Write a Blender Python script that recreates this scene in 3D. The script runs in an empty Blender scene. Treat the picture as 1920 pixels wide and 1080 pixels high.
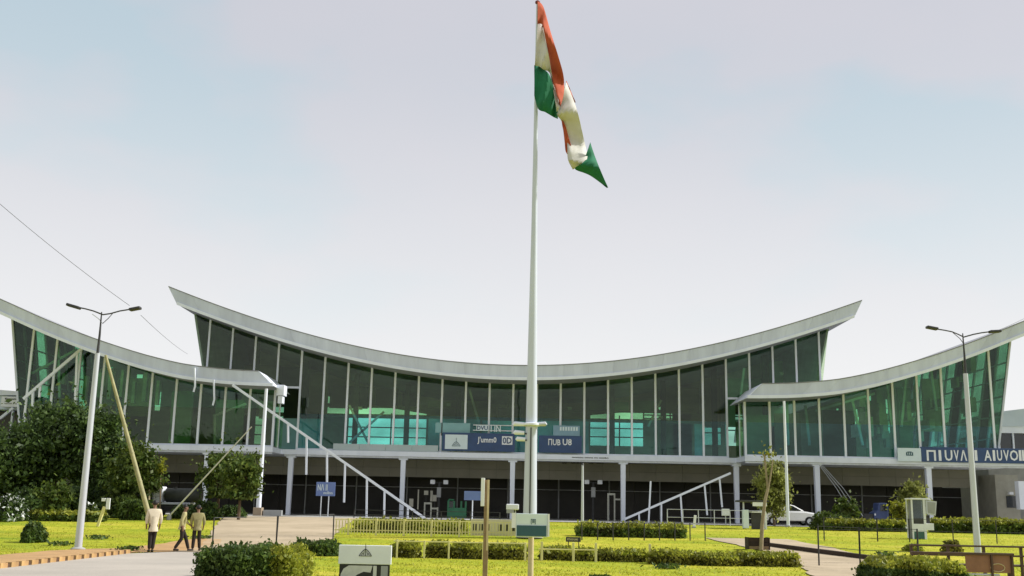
import bpy, math, random
import numpy as np
from mathutils import Vector, Matrix
random.seed(7); RNG = np.random.default_rng(7)
C = bpy.context.scene.collection
scene = bpy.context.scene

# ------------------------------------------------------------------ camera
F_PX, PITCH, ROLL, EYE = 1985.0, math.radians(11.8), math.radians(1.1), 1.7
r0 = Vector((1, 0, 0)); f0 = Vector((0, math.cos(PITCH), math.sin(PITCH))); u0 = Vector((0, -math.sin(PITCH), math.cos(PITCH)))
RV = r0 * math.cos(ROLL) + u0 * math.sin(ROLL)
UV = u0 * math.cos(ROLL) - r0 * math.sin(ROLL)
cam = bpy.data.cameras.new('camera'); camo = bpy.data.objects.new('camera', cam); C.objects.link(camo)
cam.sensor_width = 36.0; cam.lens = 36.0 * F_PX / 1920.0; cam.clip_start = 0.1; cam.clip_end = 6000
m = Matrix((RV, UV, -f0)).transposed().to_4x4(); m.translation = (0, 0, EYE); camo.matrix_world = m
scene.camera = camo

def P(px, py, Y):
    """point of the vertical plane y = Y that the photograph shows at (px, py)"""
    d = f0 * F_PX + RV * float(px - 960) + UV * float(540 - py)
    d = d * (Y / d.y)
    return Vector((d.x, Y, d.z + EYE))

# ------------------------------------------------------------------ sky, sun, exposure
SKY_OFF = 0.45
SUN_DIR = Vector((0.74, 0.12, 0.66)).normalized()
w = bpy.data.worlds.new('World'); scene.world = w; w.use_nodes = True
nt = w.node_tree; nt.nodes.clear()
N = nt.nodes.new; L = nt.links.new
out = N('ShaderNodeOutputWorld'); bg = N('ShaderNodeBackground'); L(bg.outputs[0], out.inputs[0])
sky = N('ShaderNodeTexSky'); sky.sky_type = 'NISHITA'; sky.sun_disc = False
sky.sun_elevation = math.asin(SUN_DIR.z); sky.sun_rotation = math.atan2(SUN_DIR.x, SUN_DIR.y)
sky.air_density = 1.0; sky.dust_density = 3.0; sky.ozone_density = 1.0
tc = N('ShaderNodeTexCoord'); sep = N('ShaderNodeSeparateXYZ'); L(tc.outputs['Generated'], sep.inputs[0])
mp = N('ShaderNodeMapping'); mp.inputs['Location'].default_value = (SKY_OFF, 0, 0); mp.inputs['Scale'].default_value = (1.0, 1.0, 2.2); L(tc.outputs['Generated'], mp.inputs[0])
nz = N('ShaderNodeTexNoise'); nz.inputs['Scale'].default_value = 3.1; nz.inputs['Detail'].default_value = 5; nz.inputs['Roughness'].default_value = .45
L(mp.outputs[0], nz.inputs['Vector'])
cl = N('ShaderNodeValToRGB'); L(nz.outputs['Fac'], cl.inputs[0])
cl.color_ramp.elements[0].position = .35; cl.color_ramp.elements[0].color = (.455, .56, .63, 1)
cl.color_ramp.elements[1].position = .64; cl.color_ramp.elements[1].color = (.575, .575, .625, 1)
e = cl.color_ramp.elements.new(.46); e.color = (.55, .565, .62, 1)
hz = N('ShaderNodeMapRange'); hz.inputs['From Min'].default_value = .02; hz.inputs['From Max'].default_value = .46
hz.interpolation_type = 'SMOOTHSTEP'
L(sep.outputs['Z'], hz.inputs['Value'])
mx = N('ShaderNodeMix'); mx.data_type = 'RGBA'; L(hz.outputs[0], mx.inputs['Factor'])
mx.inputs['A'].default_value = (.83, .83, .83, 1); L(cl.outputs[0], mx.inputs['B'])
sc10 = N('ShaderNodeVectorMath'); sc10.operation = 'SCALE'; sc10.inputs['Scale'].default_value = 10.0; L(mx.outputs['Result'], sc10.inputs[0])
mn = N('ShaderNodeMix'); mn.data_type = 'RGBA'; mn.inputs['Factor'].default_value = .94
L(sky.outputs[0], mn.inputs['A']); L(sc10.outputs[0], mn.inputs['B'])
L(mn.outputs['Result'], bg.inputs['Color']); bg.inputs['Strength'].default_value = .10

sl = bpy.data.lights.new('sun', 'SUN'); sl.energy = 4.6; sl.angle = math.radians(7.0); sl.color = (1.0, .975, .93)
so = bpy.data.objects.new('sun', sl); C.objects.link(so)
so.rotation_euler = (-SUN_DIR).to_track_quat('-Z', 'Y').to_euler()
vs = scene.view_settings; vs.view_transform = 'Standard'; vs.look = 'None'; vs.exposure = 0.2; vs.gamma = 1.0; vs.use_curve_mapping = False

# ------------------------------------------------------------------ materials
MATS = {}
def mat(name, col, rough=.7, col2=None, scale=2.0, bump=0.0, bscale=None, metal=0.0, spec=.4, rnd=0.0, streak=False):
    """procedural surface: two colours mixed by noise, fine relief, small change from piece to piece"""
    if name in MATS: return MATS[name]
    M = bpy.data.materials.new(name); M.use_nodes = True; MATS[name] = M
    t = M.node_tree; b = t.nodes['Principled BSDF']; n = t.nodes.new; l = t.links.new
    b.inputs['Roughness'].default_value = rough; b.inputs['Metallic'].default_value = metal
    b.inputs['Specular IOR Level'].default_value = spec
    c2 = col2 or tuple(c * .82 for c in col)
    tcn = n('ShaderNodeTexCoord'); src = tcn.outputs['Object']
    if streak:
        mpn = n('ShaderNodeMapping'); mpn.inputs['Scale'].default_value = (1.0, 1.0, .12); l(src, mpn.inputs[0]); src = mpn.outputs[0]
    nz = n('ShaderNodeTexNoise'); nz.inputs['Scale'].default_value = scale; nz.inputs['Detail'].default_value = 6; nz.inputs['Roughness'].default_value = .6
    l(src, nz.inputs['Vector'])
    mr = n('ShaderNodeMapRange'); mr.inputs['From Min'].default_value = .34; mr.inputs['From Max'].default_value = .68; l(nz.outputs['Fac'], mr.inputs['Value'])
    mxn = n('ShaderNodeMix'); mxn.data_type = 'RGBA'; l(mr.outputs[0], mxn.inputs['Factor'])
    mxn.inputs['A'].default_value = (*col, 1); mxn.inputs['B'].default_value = (*c2, 1)
    last = mxn.outputs['Result']
    if rnd:
        oi = n('ShaderNodeObjectInfo'); hs = n('ShaderNodeHueSaturation')
        mr2 = n('ShaderNodeMapRange'); mr2.inputs['To Min'].default_value = 1 - rnd; mr2.inputs['To Max'].default_value = 1 + rnd
        l(oi.outputs['Random'], mr2.inputs['Value']); l(mr2.outputs[0], hs.inputs['Value']); l(last, hs.inputs['Color']); last = hs.outputs[0]
    l(last, b.inputs['Base Color'])
    if bump:
        nb = n('ShaderNodeTexNoise'); nb.inputs['Scale'].default_value = bscale or scale * 6; nb.inputs['Detail'].default_value = 4
        l(tcn.outputs['Object'], nb.inputs['Vector'])
        bp = n('ShaderNodeBump'); bp.inputs['Strength'].default_value = bump; bp.inputs['Distance'].default_value = .03
        l(nb.outputs['Fac'], bp.inputs['Height']); l(bp.outputs[0], b.inputs['Normal'])
    return M

def glass(name, tint, refl=1.0, rough=.015, rnd=.12):
    if name in MATS: return MATS[name]
    M = bpy.data.materials.new(name); M.use_nodes = True; MATS[name] = M
    t = M.node_tree; t.nodes.clear(); n = t.nodes.new; l = t.links.new
    o = n('ShaderNodeOutputMaterial'); mx = n('ShaderNodeMixShader'); tr = n('ShaderNodeBsdfTransparent'); gl = n('ShaderNodeBsdfGlossy')
    gl.inputs['Roughness'].default_value = rough; gl.inputs['Color'].default_value = (.9, .95, .92, 1)
    fr = n('ShaderNodeFresnel'); fr.inputs['IOR'].default_value = 1.5
    mu = n('ShaderNodeMath'); mu.operation = 'MULTIPLY'; mu.inputs[1].default_value = refl; l(fr.outputs[0], mu.inputs[0])
    oi = n('ShaderNodeObjectInfo'); hs = n('ShaderNodeHueSaturation'); hs.inputs['Color'].default_value = (*tint, 1)
    mr = n('ShaderNodeMapRange'); mr.inputs['To Min'].default_value = 1 - rnd; mr.inputs['To Max'].default_value = 1 + rnd
    l(oi.outputs['Random'], mr.inputs['Value']); tn = n('ShaderNodeTexCoord'); mpn = n('ShaderNodeMapping'); mpn.inputs['Scale'].default_value = (.22, .22, .5); l(tn.outputs['Object'], mpn.inputs[0])
    nn = n('ShaderNodeTexNoise'); nn.inputs['Scale'].default_value = 1.0; nn.inputs['Detail'].default_value = 5; l(mpn.outputs[0], nn.inputs['Vector'])
    m2 = n('ShaderNodeMapRange'); m2.inputs['From Min'].default_value = .3; m2.inputs['From Max'].default_value = .7; m2.inputs['To Min'].default_value = .80; m2.inputs['To Max'].default_value = 1.16; l(nn.outputs['Fac'], m2.inputs['Value'])
    mm = n('ShaderNodeMath'); mm.operation = 'MULTIPLY'; l(mr.outputs[0], mm.inputs[0]); l(m2.outputs[0], mm.inputs[1])
    l(mm.outputs[0], hs.inputs['Value']); l(hs.outputs[0], tr.inputs['Color'])
    tcn = n('ShaderNodeTexCoord'); nb = n('ShaderNodeTexNoise'); nb.inputs['Scale'].default_value = .5
    l(tcn.outputs['Object'], nb.inputs['Vector'])
    bp = n('ShaderNodeBump'); bp.inputs['Strength'].default_value = .05; bp.inputs['Distance'].default_value = .1
    l(nb.outputs['Fac'], bp.inputs['Height']); l(bp.outputs[0], gl.inputs['Normal'])
    l(mu.outputs[0], mx.inputs[0]); l(tr.outputs[0], mx.inputs[1]); l(gl.outputs[0], mx.inputs[2]); l(mx.outputs[0], o.inputs[0])
    return M

def leafmat(name, c_dark, c_light, trans=.35):
    if name in MATS: return MATS[name]
    M = bpy.data.materials.new(name); M.use_nodes = True; MATS[name] = M
    t = M.node_tree; t.nodes.clear(); n = t.nodes.new; l = t.links.new
    o = n('ShaderNodeOutputMaterial'); mx = n('ShaderNodeMixShader'); mx.inputs[0].default_value = trans
    d = n('ShaderNodeBsdfPrincipled'); d.inputs['Roughness'].default_value = .55; d.inputs['Specular IOR Level'].default_value = .3
    tl = n('ShaderNodeBsdfTranslucent')
    g = n('ShaderNodeNewGeometry'); cr = n('ShaderNodeValToRGB'); l(g.outputs['Random Per Island'], cr.inputs[0])
    cr.color_ramp.elements[0].color = (*c_dark, 1); cr.color_ramp.elements[1].color = (*c_light, 1)
    tcn = n('ShaderNodeTexCoord'); nz = n('ShaderNodeTexNoise'); nz.inputs['Scale'].default_value = 1.1; nz.inputs['Detail'].default_value = 3
    l(tcn.outputs['Object'], nz.inputs['Vector'])
    hs = n('ShaderNodeHueSaturation'); mr = n('ShaderNodeMapRange'); mr.inputs['From Min'].default_value = .3; mr.inputs['From Max'].default_value = .7
    mr.inputs['To Min'].default_value = .5; mr.inputs['To Max'].default_value = 1.65
    l(nz.outputs['Fac'], mr.inputs['Value']); l(mr.outputs[0], hs.inputs['Value']); l(cr.outputs[0], hs.inputs['Color'])
    l(hs.outputs[0], d.inputs['Base Color']); l(hs.outputs[0], tl.inputs['Color'])
    l(d.outputs[0], mx.inputs[1]); l(tl.outputs[0], mx.inputs[2]); l(mx.outputs[0], o.inputs[0])
    return M

WHITE = mat('white_paint', (.79, .83, .92), .45, (.70, .74, .83), 1.2, streak=True)
ROOFM = mat('roof_metal', (.62, .665, .77), .45, (.51, .545, .64), 1.4, rnd=.05, streak=True)
ROOFD = mat('roof_trim_grey', (.26, .265, .28), .5)
SOFF = mat('soffit_grey', (.33, .335, .36), .7, (.27, .275, .30), .5)
CEIL = mat('ceiling_olive', (.55, .52, .38), .8, (.44, .42, .30), .35)
INWALL = mat('interior_wall_olive', (.58, .58, .42), .8, (.40, .41, .29), .3)
INDADO = mat('interior_blue_partition', (.40, .62, .66), .5, (.28, .48, .52), .5)
CONC = mat('concrete', (.42, .41, .38), .9, (.33, .32, .30), .8, .25, 9)
CLAD = mat('bulkhead_cladding', (.25, .235, .19), .7, (.20, .19, .155), .5, rnd=.03)
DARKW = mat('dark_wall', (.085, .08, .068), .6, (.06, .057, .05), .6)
DARKM = mat('dark_metal', (.045, .045, .048), .5, (.03, .03, .032), 3)
BROWNM = mat('brown_painted_metal', (.10, .055, .04), .5, (.07, .04, .03), 4, .1)
BROWNP = mat('brown_board', (.30, .15, .09), .6, (.23, .11, .07), 3, .15)
GALV = mat('galvanised_steel', (.58, .61, .67), .42, (.47, .49, .52), 2.5, metal=.25, streak=True)
BLUE = mat('sign_blue', (.035, .075, .19), .4, (.03, .06, .15), 1.5)
BLUE2 = mat('sign_light_blue', (.16, .23, .48), .45, (.13, .19, .42), 1.5)
PALE = mat('pale_sign_face', (.66, .76, .80), .4, (.60, .70, .75), 1.5)
SIGNW = mat('sign_white', (.79, .81, .85), .45, (.71, .73, .77), 2)
BLACK = mat('sign_black', (.02, .02, .02), .5)
GREYP = mat('sign_grey', (.35, .36, .36), .5)
TEALD = mat('sign_dark_teal', (.03, .10, .13), .4, (.025, .08, .11), 1.5)
YELP = mat('pale_yellow_paint', (.70, .66, .30), .7, (.60, .55, .24), 2, .15)
GREENB = mat('green_booth', (.06, .26, .13), .5, (.05, .20, .10), 2)
SAND = mat('sandy_paving', (.46, .37, .25), .95, (.33, .265, .17), .45, .5, 10)
ASPH = mat('pale_road', (.43, .385, .325), .95, (.33, .30, .255), .28, .4, 12)
SOIL = mat('orange_soil', (.46, .28, .12), 1.0, (.34, .21, .09), .9, .6, 8)
KERBO = mat('kerb_orange', (.52, .33, .13), .8, (.36, .21, .09), 3, .2, rnd=.12)
KERBB = mat('kerb_brown', (.11, .055, .03), .85, (.07, .04, .025), 3, .2)
TRUNK = mat('bark', (.14, .10, .065), .95, (.08, .055, .035), 4, .6, 14)
PALEBARK = mat('pale_bark', (.34, .28, .17), .95, (.22, .18, .11), 3, .5, 12)
BAMBOO = mat('yellow_bamboo', (.40, .37, .19), .7, (.26, .25, .13), 3, .3)
WOOD = mat('post_wood', (.30, .21, .12), .85, (.20, .14, .08), 5, .2)
PALEW = mat('pale_wood', (.58, .48, .30), .8, (.48, .39, .23), 4, .15)
TIMBER = mat('dark_timber', (.05, .033, .022), .9, (.035, .024, .017), 3, .3)
ANNEX = mat('annex_pale_blue', (.55, .63, .70), .6, (.48, .56, .63), .6)
GL_UP = glass('glass_olive', (.70, .81, .62), .8, rnd=.2)
GL_LO = glass('glass_bluegreen', (.58, .87, .88), .8, rnd=.15)
GL_W = glass('glass_green_wing', (.63, .84, .66), .8, rnd=.18)
GL_TEAL = glass('glass_teal', (.55, .78, .70), .4)
GL_GREY = glass('glass_grey', (.55, .60, .62), 1.0)
CARGL = mat('car_glass', (.03, .035, .04), .08, spec=.6)
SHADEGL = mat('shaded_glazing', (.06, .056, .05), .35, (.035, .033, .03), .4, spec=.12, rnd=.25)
CARW = mat('car_white', (.80, .80, .80), .25, (.78, .78, .78), 1)
TYRE = mat('tyre_rubber', (.02, .02, .02), .85)
SKIN = mat('skin', (.24, .13, .08), .6)
HAIR = mat('hair', (.012, .01, .009), .6)
CREAM = mat('cream_shirt', (.68, .60, .45), .85, (.60, .52, .38), 8)
YSHIRT = mat('yellow_shirt', (.46, .42, .20), .85, (.38, .34, .16), 8)
TROUS = mat('dark_trousers', (.025, .018, .014), .9)
SHOE = mat('shoe', (.02, .015, .012), .6)
SAFF = mat('flag_saffron', (.44, .085, .032), .85, (.36, .068, .026), 1.2, .15, 4)
FWHITE = mat('flag_white', (.62, .60, .55), .85, (.52, .50, .45), 1.2, .15, 4)
FGREEN = mat('flag_green', (.014, .17, .08), .85, (.010, .12, .055), 1.2, .15, 4)
LEAF_D = leafmat('leaf_dark', (.02, .042, .012), (.095, .15, .035))
LEAF_L = leafmat('leaf_light_olive', (.15, .17, .035), (.36, .38, .11), .5)
LEAF_M = leafmat('leaf_mid', (.035, .07, .012), (.13, .17, .03))
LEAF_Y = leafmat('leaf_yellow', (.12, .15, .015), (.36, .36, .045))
LEAF_H = leafmat('leaf_hedge', (.025, .055, .012), (.11, .16, .03))
LEAF_O = leafmat('leaf_olive_hedge', (.06, .065, .012), (.26, .25, .04))
PETAL = leafmat('white_petal', (.55, .58, .55), (.82, .84, .80), .2)
BLADE = leafmat('grass_blade', (.24, .27, .02), (.50, .47, .045), .5)

def grassmat():
    M = bpy.data.materials.new('lawn'); M.use_nodes = True
    t = M.node_tree; b = t.nodes['Principled BSDF']; n = t.nodes.new; l = t.links.new
    b.inputs['Roughness'].default_value = .95; b.inputs['Specular IOR Level'].default_value = .1
    tcn = n('ShaderNodeTexCoord')
    a = n('ShaderNodeTexNoise'); a.inputs['Scale'].default_value = .22; a.inputs['Detail'].default_value = 8; a.inputs['Roughness'].default_value = .62; l(tcn.outputs['Object'], a.inputs['Vector'])
    r1 = n('ShaderNodeValToRGB'); l(a.outputs['Fac'], r1.inputs[0])
    r1.color_ramp.elements[0].position = .32; r1.color_ramp.elements[0].color = (.19, .27, .02, 1)
    r1.color_ramp.elements[1].position = .70; r1.color_ramp.elements[1].color = (.54, .47, .06, 1)
    em = r1.color_ramp.elements.new(.48); em.color = (.34, .37, .026, 1)
    mpl = n('ShaderNodeMapping'); mpl.inputs['Scale'].default_value = (.6, 1.5, 1); l(tcn.outputs['Object'], mpl.inputs[0]); l(mpl.outputs[0], a.inputs['Vector'])
    f = n('ShaderNodeTexNoise'); f.inputs['Scale'].default_value = 3.2; f.inputs['Detail'].default_value = 8; f.inputs['Roughness'].default_value = .75; l(tcn.outputs['Object'], f.inputs['Vector'])
    mr = n('ShaderNodeMapRange'); mr.inputs['From Min'].default_value = .3; mr.inputs['From Max'].default_value = .7; mr.inputs['To Min'].default_value = .6; mr.inputs['To Max'].default_value = 1.25
    l(f.outputs['Fac'], mr.inputs['Value']); hs = n('ShaderNodeHueSaturation'); l(mr.outputs[0], hs.inputs['Value']); l(r1.outputs[0], hs.inputs['Color'])
    so_ = n('ShaderNodeTexNoise'); so_.inputs['Scale'].default_value = .55; so_.inputs['Detail'].default_value = 9; so_.inputs['Roughness'].default_value = .7; l(mpl.outputs[0], so_.inputs['Vector'])
    sr = n('ShaderNodeMapRange'); sr.inputs['From Min'].default_value = .62; sr.inputs['From Max'].default_value = .72; l(so_.outputs['Fac'], sr.inputs['Value'])
    sm_ = n('ShaderNodeMix'); sm_.data_type = 'RGBA'; sm_.inputs['B'].default_value = (.42, .33, .13, 1); l(sr.outputs[0], sm_.inputs['Factor']); l(hs.outputs[0], sm_.inputs['A'])
    l(sm_.outputs['Result'], b.inputs['Base Color'])
    bp = n('ShaderNodeBump'); bp.inputs['Strength'].default_value = .8; bp.inputs['Distance'].default_value = .06
    g = n('ShaderNodeTexNoise'); g.inputs['Scale'].default_value = 14; g.inputs['Detail'].default_value = 4; l(tcn.outputs['Object'], g.inputs['Vector'])
    l(g.outputs['Fac'], bp.inputs['Height']); l(bp.outputs[0], b.inputs['Normal'])
    return M
LAWN = grassmat()

# ------------------------------------------------------------------ building blocks
def worig(o):
    v = Vector((0, 0, 0))
    while o is not None:
        v += o.location; o = o.parent
    return v

def tag(o, label, cat, group=None):
    o['label'] = label; o['category'] = cat
    if group: o['group'] = group
    return o

def thing(name, label, cat, loc=(0, 0, 0), group=None):
    o = bpy.data.objects.new(name, None); C.objects.link(o); o.location = loc; o.empty_display_size = .2
    return tag(o, label, cat, group)

def link(name, me, parent=None, loc=(0, 0, 0)):
    o = bpy.data.objects.new(name, me); C.objects.link(o); o.parent = parent; o.location = loc
    return o

class MB:
    """collects world-space geometry and links it as ONE mesh object"""
    def __init__(s): s.v = []; s.f = []
    def add(s, vs, fs):
        b = len(s.v); s.v += [tuple(x) for x in vs]; s.f += [tuple(i + b for i in q) for q in fs]; return s
    def box(s, x0, x1, y0, y1, z0, z1):
        return s.add([(x0, y0, z0), (x1, y0, z0), (x1, y1, z0), (x0, y1, z0), (x0, y0, z1), (x1, y0, z1), (x1, y1, z1), (x0, y1, z1)],
                     [(0, 3, 2, 1), (4, 5, 6, 7), (0, 1, 5, 4), (1, 2, 6, 5), (2, 3, 7, 6), (3, 0, 4, 7)])
    def prism(s, poly, y0, y1):
        """polygon of (x, z) points extruded along y"""
        n = len(poly)
        a = sum(poly[i][0] * poly[(i + 1) % n][1] - poly[(i + 1) % n][0] * poly[i][1] for i in range(n))
        if a < 0: poly = poly[::-1]
        vs = [(x, y0, z) for x, z in poly] + [(x, y1, z) for x, z in poly]
        return s.add(vs, [tuple(range(n)), tuple(range(2 * n - 1, n - 1, -1))] + [(i, i + n, (i + 1) % n + n, (i + 1) % n) for i in range(n)])
    def bar(s, p, q, w, h=None):
        p = Vector(p); q = Vector(q); d = (q - p).normalized(); h = h or w
        up = Vector((0, 1, 0)) if abs(d.y) < .9 else Vector((0, 0, 1))
        a = d.cross(up).normalized() * (w / 2); b = d.cross(a).normalized() * (h / 2)
        return s.add([p - a - b, p + a - b, p + a + b, p - a + b, q - a - b, q + a - b, q + a + b, q - a + b],
                     [(0, 1, 2, 3), (7, 6, 5, 4), (0, 4, 5, 1), (1, 5, 6, 2), (2, 6, 7, 3), (3, 7, 4, 0)])
    def tube(s, pts, rad, n=10, cap=True):
        pts = [Vector(p) for p in pts]
        if not hasattr(rad, '__len__'): rad = [rad] * len(pts)
        vs = []; fs = []; ref = None
        for i, p in enumerate(pts):
            d = (pts[min(i + 1, len(pts) - 1)] - pts[max(i - 1, 0)]).normalized()
            if ref is None:
                ref = Vector((1, 0, 0)) if abs(d.x) < .8 else Vector((0, 1, 0))
            a = (ref - d * ref.dot(d)).normalized(); ref = a; b = d.cross(a)
            for k in range(n):
                t = 2 * math.pi * k / n
                vs.append(p + (a * math.cos(t) + b * math.sin(t)) * rad[i])
        for i in range(len(pts) - 1):
            for k in range(n):
                k2 = (k + 1) % n
                fs.append((i * n + k, i * n + k2, (i + 1) * n + k2, (i + 1) * n + k))
        if cap:
            fs.append(tuple(range(n - 1, -1, -1))); fs.append(tuple((len(pts) - 1) * n + k for k in range(n)))
        return s.add(vs, fs)
    def build(s, name, M, parent=None, smooth=False, bevel=0.0):
        o = worig(parent) if parent is not None else Vector((0, 0, 0))
        me = bpy.data.meshes.new(name); me.from_pydata([(x - o.x, y - o.y, z - o.z) for x, y, z in s.v], [], s.f)
        me.materials.append(M); me.update()
        if smooth:
            me.polygons.foreach_set('use_smooth', [True] * len(me.polygons))
        ob = link(name, me, parent)
        if smooth:
            try: me.set_sharp_from_angle(angle=math.radians(40))
            except Exception: pass
        if bevel:
            bv = ob.modifiers.new('bevel', 'BEVEL'); bv.width = bevel; bv.segments = 2; bv.limit_method = 'ANGLE'
        return ob

def box(name, M, parent, x0, x1, y0, y1, z0, z1, bevel=0.0):
    return MB().box(x0, x1, y0, y1, z0, z1).build(name, M, parent, bevel=bevel)

def letters(text, M, parent, x0, x1, z0, z1, y, name='lettering', depth=.02):
    """raised lettering that faces the viewer's side of a board"""
    cu = bpy.data.curves.new('text', 'FONT'); cu.body = text; cu.size = 1; cu.extrude = .01; cu.resolution_u = 2; cu.offset = .018
    ob = bpy.data.objects.new('text', cu); C.objects.link(ob)
    dg = bpy.context.evaluated_depsgraph_get(); me = bpy.data.meshes.new_from_object(ob.evaluated_get(dg))
    bpy.data.objects.remove(ob); bpy.data.curves.remove(cu)
    co = np.array([v.co[:] for v in me.vertices]); lo = co.min(0); hi = co.max(0); o = worig(parent)
    for v, c in zip(me.vertices, co):
        v.co = (x0 + (c[0] - lo[0]) / (hi[0] - lo[0]) * (x1 - x0) - o.x, y - (.5 + (c[2]) * 50) * depth - o.y,
                z0 + (c[1] - lo[1]) / (hi[1] - lo[1]) * (z1 - z0) - o.z)
    me.materials.clear(); me.materials.append(M); me.name = name
    return link(name, me, parent)

def leaf_mesh(name, cen, size, M, parent, flat=0.0, aspect=1.7):
    """many small leaf-shaped quads, one per centre"""
    n = len(cen); o = np.array(worig(parent)[:])
    nrm = RNG.normal(size=(n, 3)); nrm[:, 2] = nrm[:, 2] * (1 - flat) + flat * np.abs(nrm[:, 2]) + flat
    nrm /= np.linalg.norm(nrm, axis=1)[:, None]
    t = RNG.normal(size=(n, 3)); t -= nrm * (t * nrm).sum(1)[:, None]; t /= np.linalg.norm(t, axis=1)[:, None]
    b = np.cross(nrm, t); s = (size * np.clip(RNG.lognormal(0, .38, n), .45, 2.2))[:, None]
    c = cen - o
    vs = np.stack([c - t * s * aspect * .5, c + b * s * .5, c + t * s * aspect * .5, c - b * s * .5], 1).reshape(-1, 3)
    me = bpy.data.meshes.new(name); me.vertices.add(4 * n); me.vertices.foreach_set('co', vs.ravel())
    me.loops.add(4 * n); me.loops.foreach_set('vertex_index', np.arange(4 * n, dtype=np.int32))
    me.polygons.add(n); me.polygons.foreach_set('loop_start', np.arange(0, 4 * n, 4, dtype=np.int32))
    me.materials.append(M); me.update(calc_edges=True); me.validate()
    return link(name, me, parent)

# ------------------------------------------------------------------ ground heights
KX = -12.78                                         # line of the painted kerb
def sst(a, b, t):
    t = min(1, max(0, (t - a) / (b - a))); return t * t * (3 - 2 * t)
def gz(x, y):
    z = .95 * sst(37.5, 65, y)
    if x < KX - .1 and y < 41: z += .08 * (1 - sst(35.5, 41, y))
    z += .12 * sst(-16, -24, x) * sst(36, 60, y) if False else 0
    return z

xs = sorted(set([-3000, -900, -300, -120] + [x * 2.0 for x in range(-40, 41)] + [KX - .12, KX - .02, 120, 300, 900, 3000]))
ys = sorted(set([-300, -60, 0, 10] + [15 + k for k in range(0, 62)] + [80, 90, 110, 150, 300, 800, 4000]))
gv = [(x, y, gz(x, y)) for y in ys for x in xs]
nx = len(xs)
gf = [(j * nx + i, j * nx + i + 1, (j + 1) * nx + i + 1, (j + 1) * nx + i) for j in range(len(ys) - 1) for i in range(nx - 1)]
g = MB().add(gv, gf).build('ground', LAWN, smooth=True); g['kind'] = 'structure'

def sheet(name, M, left, right, dz, step=.7, wob=0.0):
    """strip of paving that follows the ground between two border lines given as (x, y) points at shared y"""
    mb = MB(); rows = []
    ya, yb = left[0][1], left[-1][1]; n = max(2, int((yb - ya) / step))
    K = 6
    for i in range(n + 1):
        y = ya + (yb - ya) * i / n
        xl = np.interp(y, [q[1] for q in left], [q[0] for q in left]); xr = np.interp(y, [q[1] for q in right], [q[0] for q in right])
        if wob:
            xl += wob * (math.sin(y * 2.1) + .6 * math.sin(y * 4.7 + 1)); xr += wob * (math.sin(y * 1.7 + 2) + .6 * math.sin(y * 5.3))
        rows.append([(xl + (xr - xl) * k / K, y, gz(xl + (xr - xl) * k / K, y) + dz) for k in range(K + 1)])
    vs = [p for r in rows for p in r]
    fs = [(j * (K + 1) + i, j * (K + 1) + i + 1, (j + 1) * (K + 1) + i + 1, (j + 1) * (K + 1) + i) for j in range(n) for i in range(K)]
    o = mb.add(vs, fs).build(name, M, smooth=True); o['kind'] = 'structure'; return o

ROAD_L = [(KX + .1, 12), (KX + .1, 36.5), (-11.6, 38.6), (-10.5, 39.4)]; ROAD_R = [(-5.9, 12), (-5.9, 31), (-7.4, 35), (-8.0, 39.4)]
sheet('road', ASPH, ROAD_L, ROAD_R, .012)
PATH_L = [(-11.6, 38.4), (-11.8, 42), (-13.6, 50), (-15.8, 60), (-17.5, 69)]; PATH_R = [(-8.3, 38.4), (-8.0, 42), (-7.6, 47), (-8.4, 56), (-9.0, 69)]
sheet('path', SAND, PATH_L, PATH_R, .03, wob=.06)
PA2_L = [(7.4, 22), (8.6, 31), (10.1, 37.5), (10.9, 42), (10.4, 47), (9.4, 52)]; PA2_R = [(9.2, 22), (11.4, 31), (13.4, 38), (14.4, 43), (14.2, 48), (13.4, 52)]
sheet('path', SAND, PA2_L, PA2_R, .03, wob=.07)
SOIL_L = [(-14.3, 21), (-14.2, 28), (-14.9, 33), (-14.6, 37), (-13.9, 40.5), (-13.2, 46)]; SOIL_R = [(KX - .14, 21), (KX - .14, 35.5), (KX - .14, 37), (-11.5, 38.4), (-11.0, 40.5), (-12.0, 46)]
sheet('soil_strip', SOIL, SOIL_L, SOIL_R, .03, wob=.09)
o = MB().add([(-60, 68, .985), (60, 68, .985), (60, 104, .985), (-60, 104, .985)], [(0, 1, 2, 3)]).build('forecourt', CONC); o['kind'] = 'structure'

kerb = MB().box(KX - .13, KX - .03, 21, 36.8, -.15, .11).build('kerb', mat('kerb_core', (.45, .24, .07), .9)); kerb['kind'] = 'structure'
kme = {}
for nm, ln, M in (('kerb_stone', .40, KERBO), ('kerb_mark', .17, KERBB)):
    b = MB().box(0, .16, 0, ln, -.1, .135 if ln > .2 else .105)
    ob = b.build(nm, M); kme[nm] = ob.data; bpy.data.objects.remove(ob)
y = 22.0; i = 0
while y < 36.4:
    o = link('kerb_stone', kme['kerb_stone'], kerb, (KX - .02 + random.uniform(-.008, .008), y, 0)); o.rotation_euler.z = random.uniform(-.012, .012); y += .412
    o = link('kerb_stone', kme['kerb_mark'], kerb, (KX - .035 + random.uniform(-.006, .006), y, random.uniform(-.05, .01))); o.scale = (1, random.uniform(.6, 1.05), 1); y += .182

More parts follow.
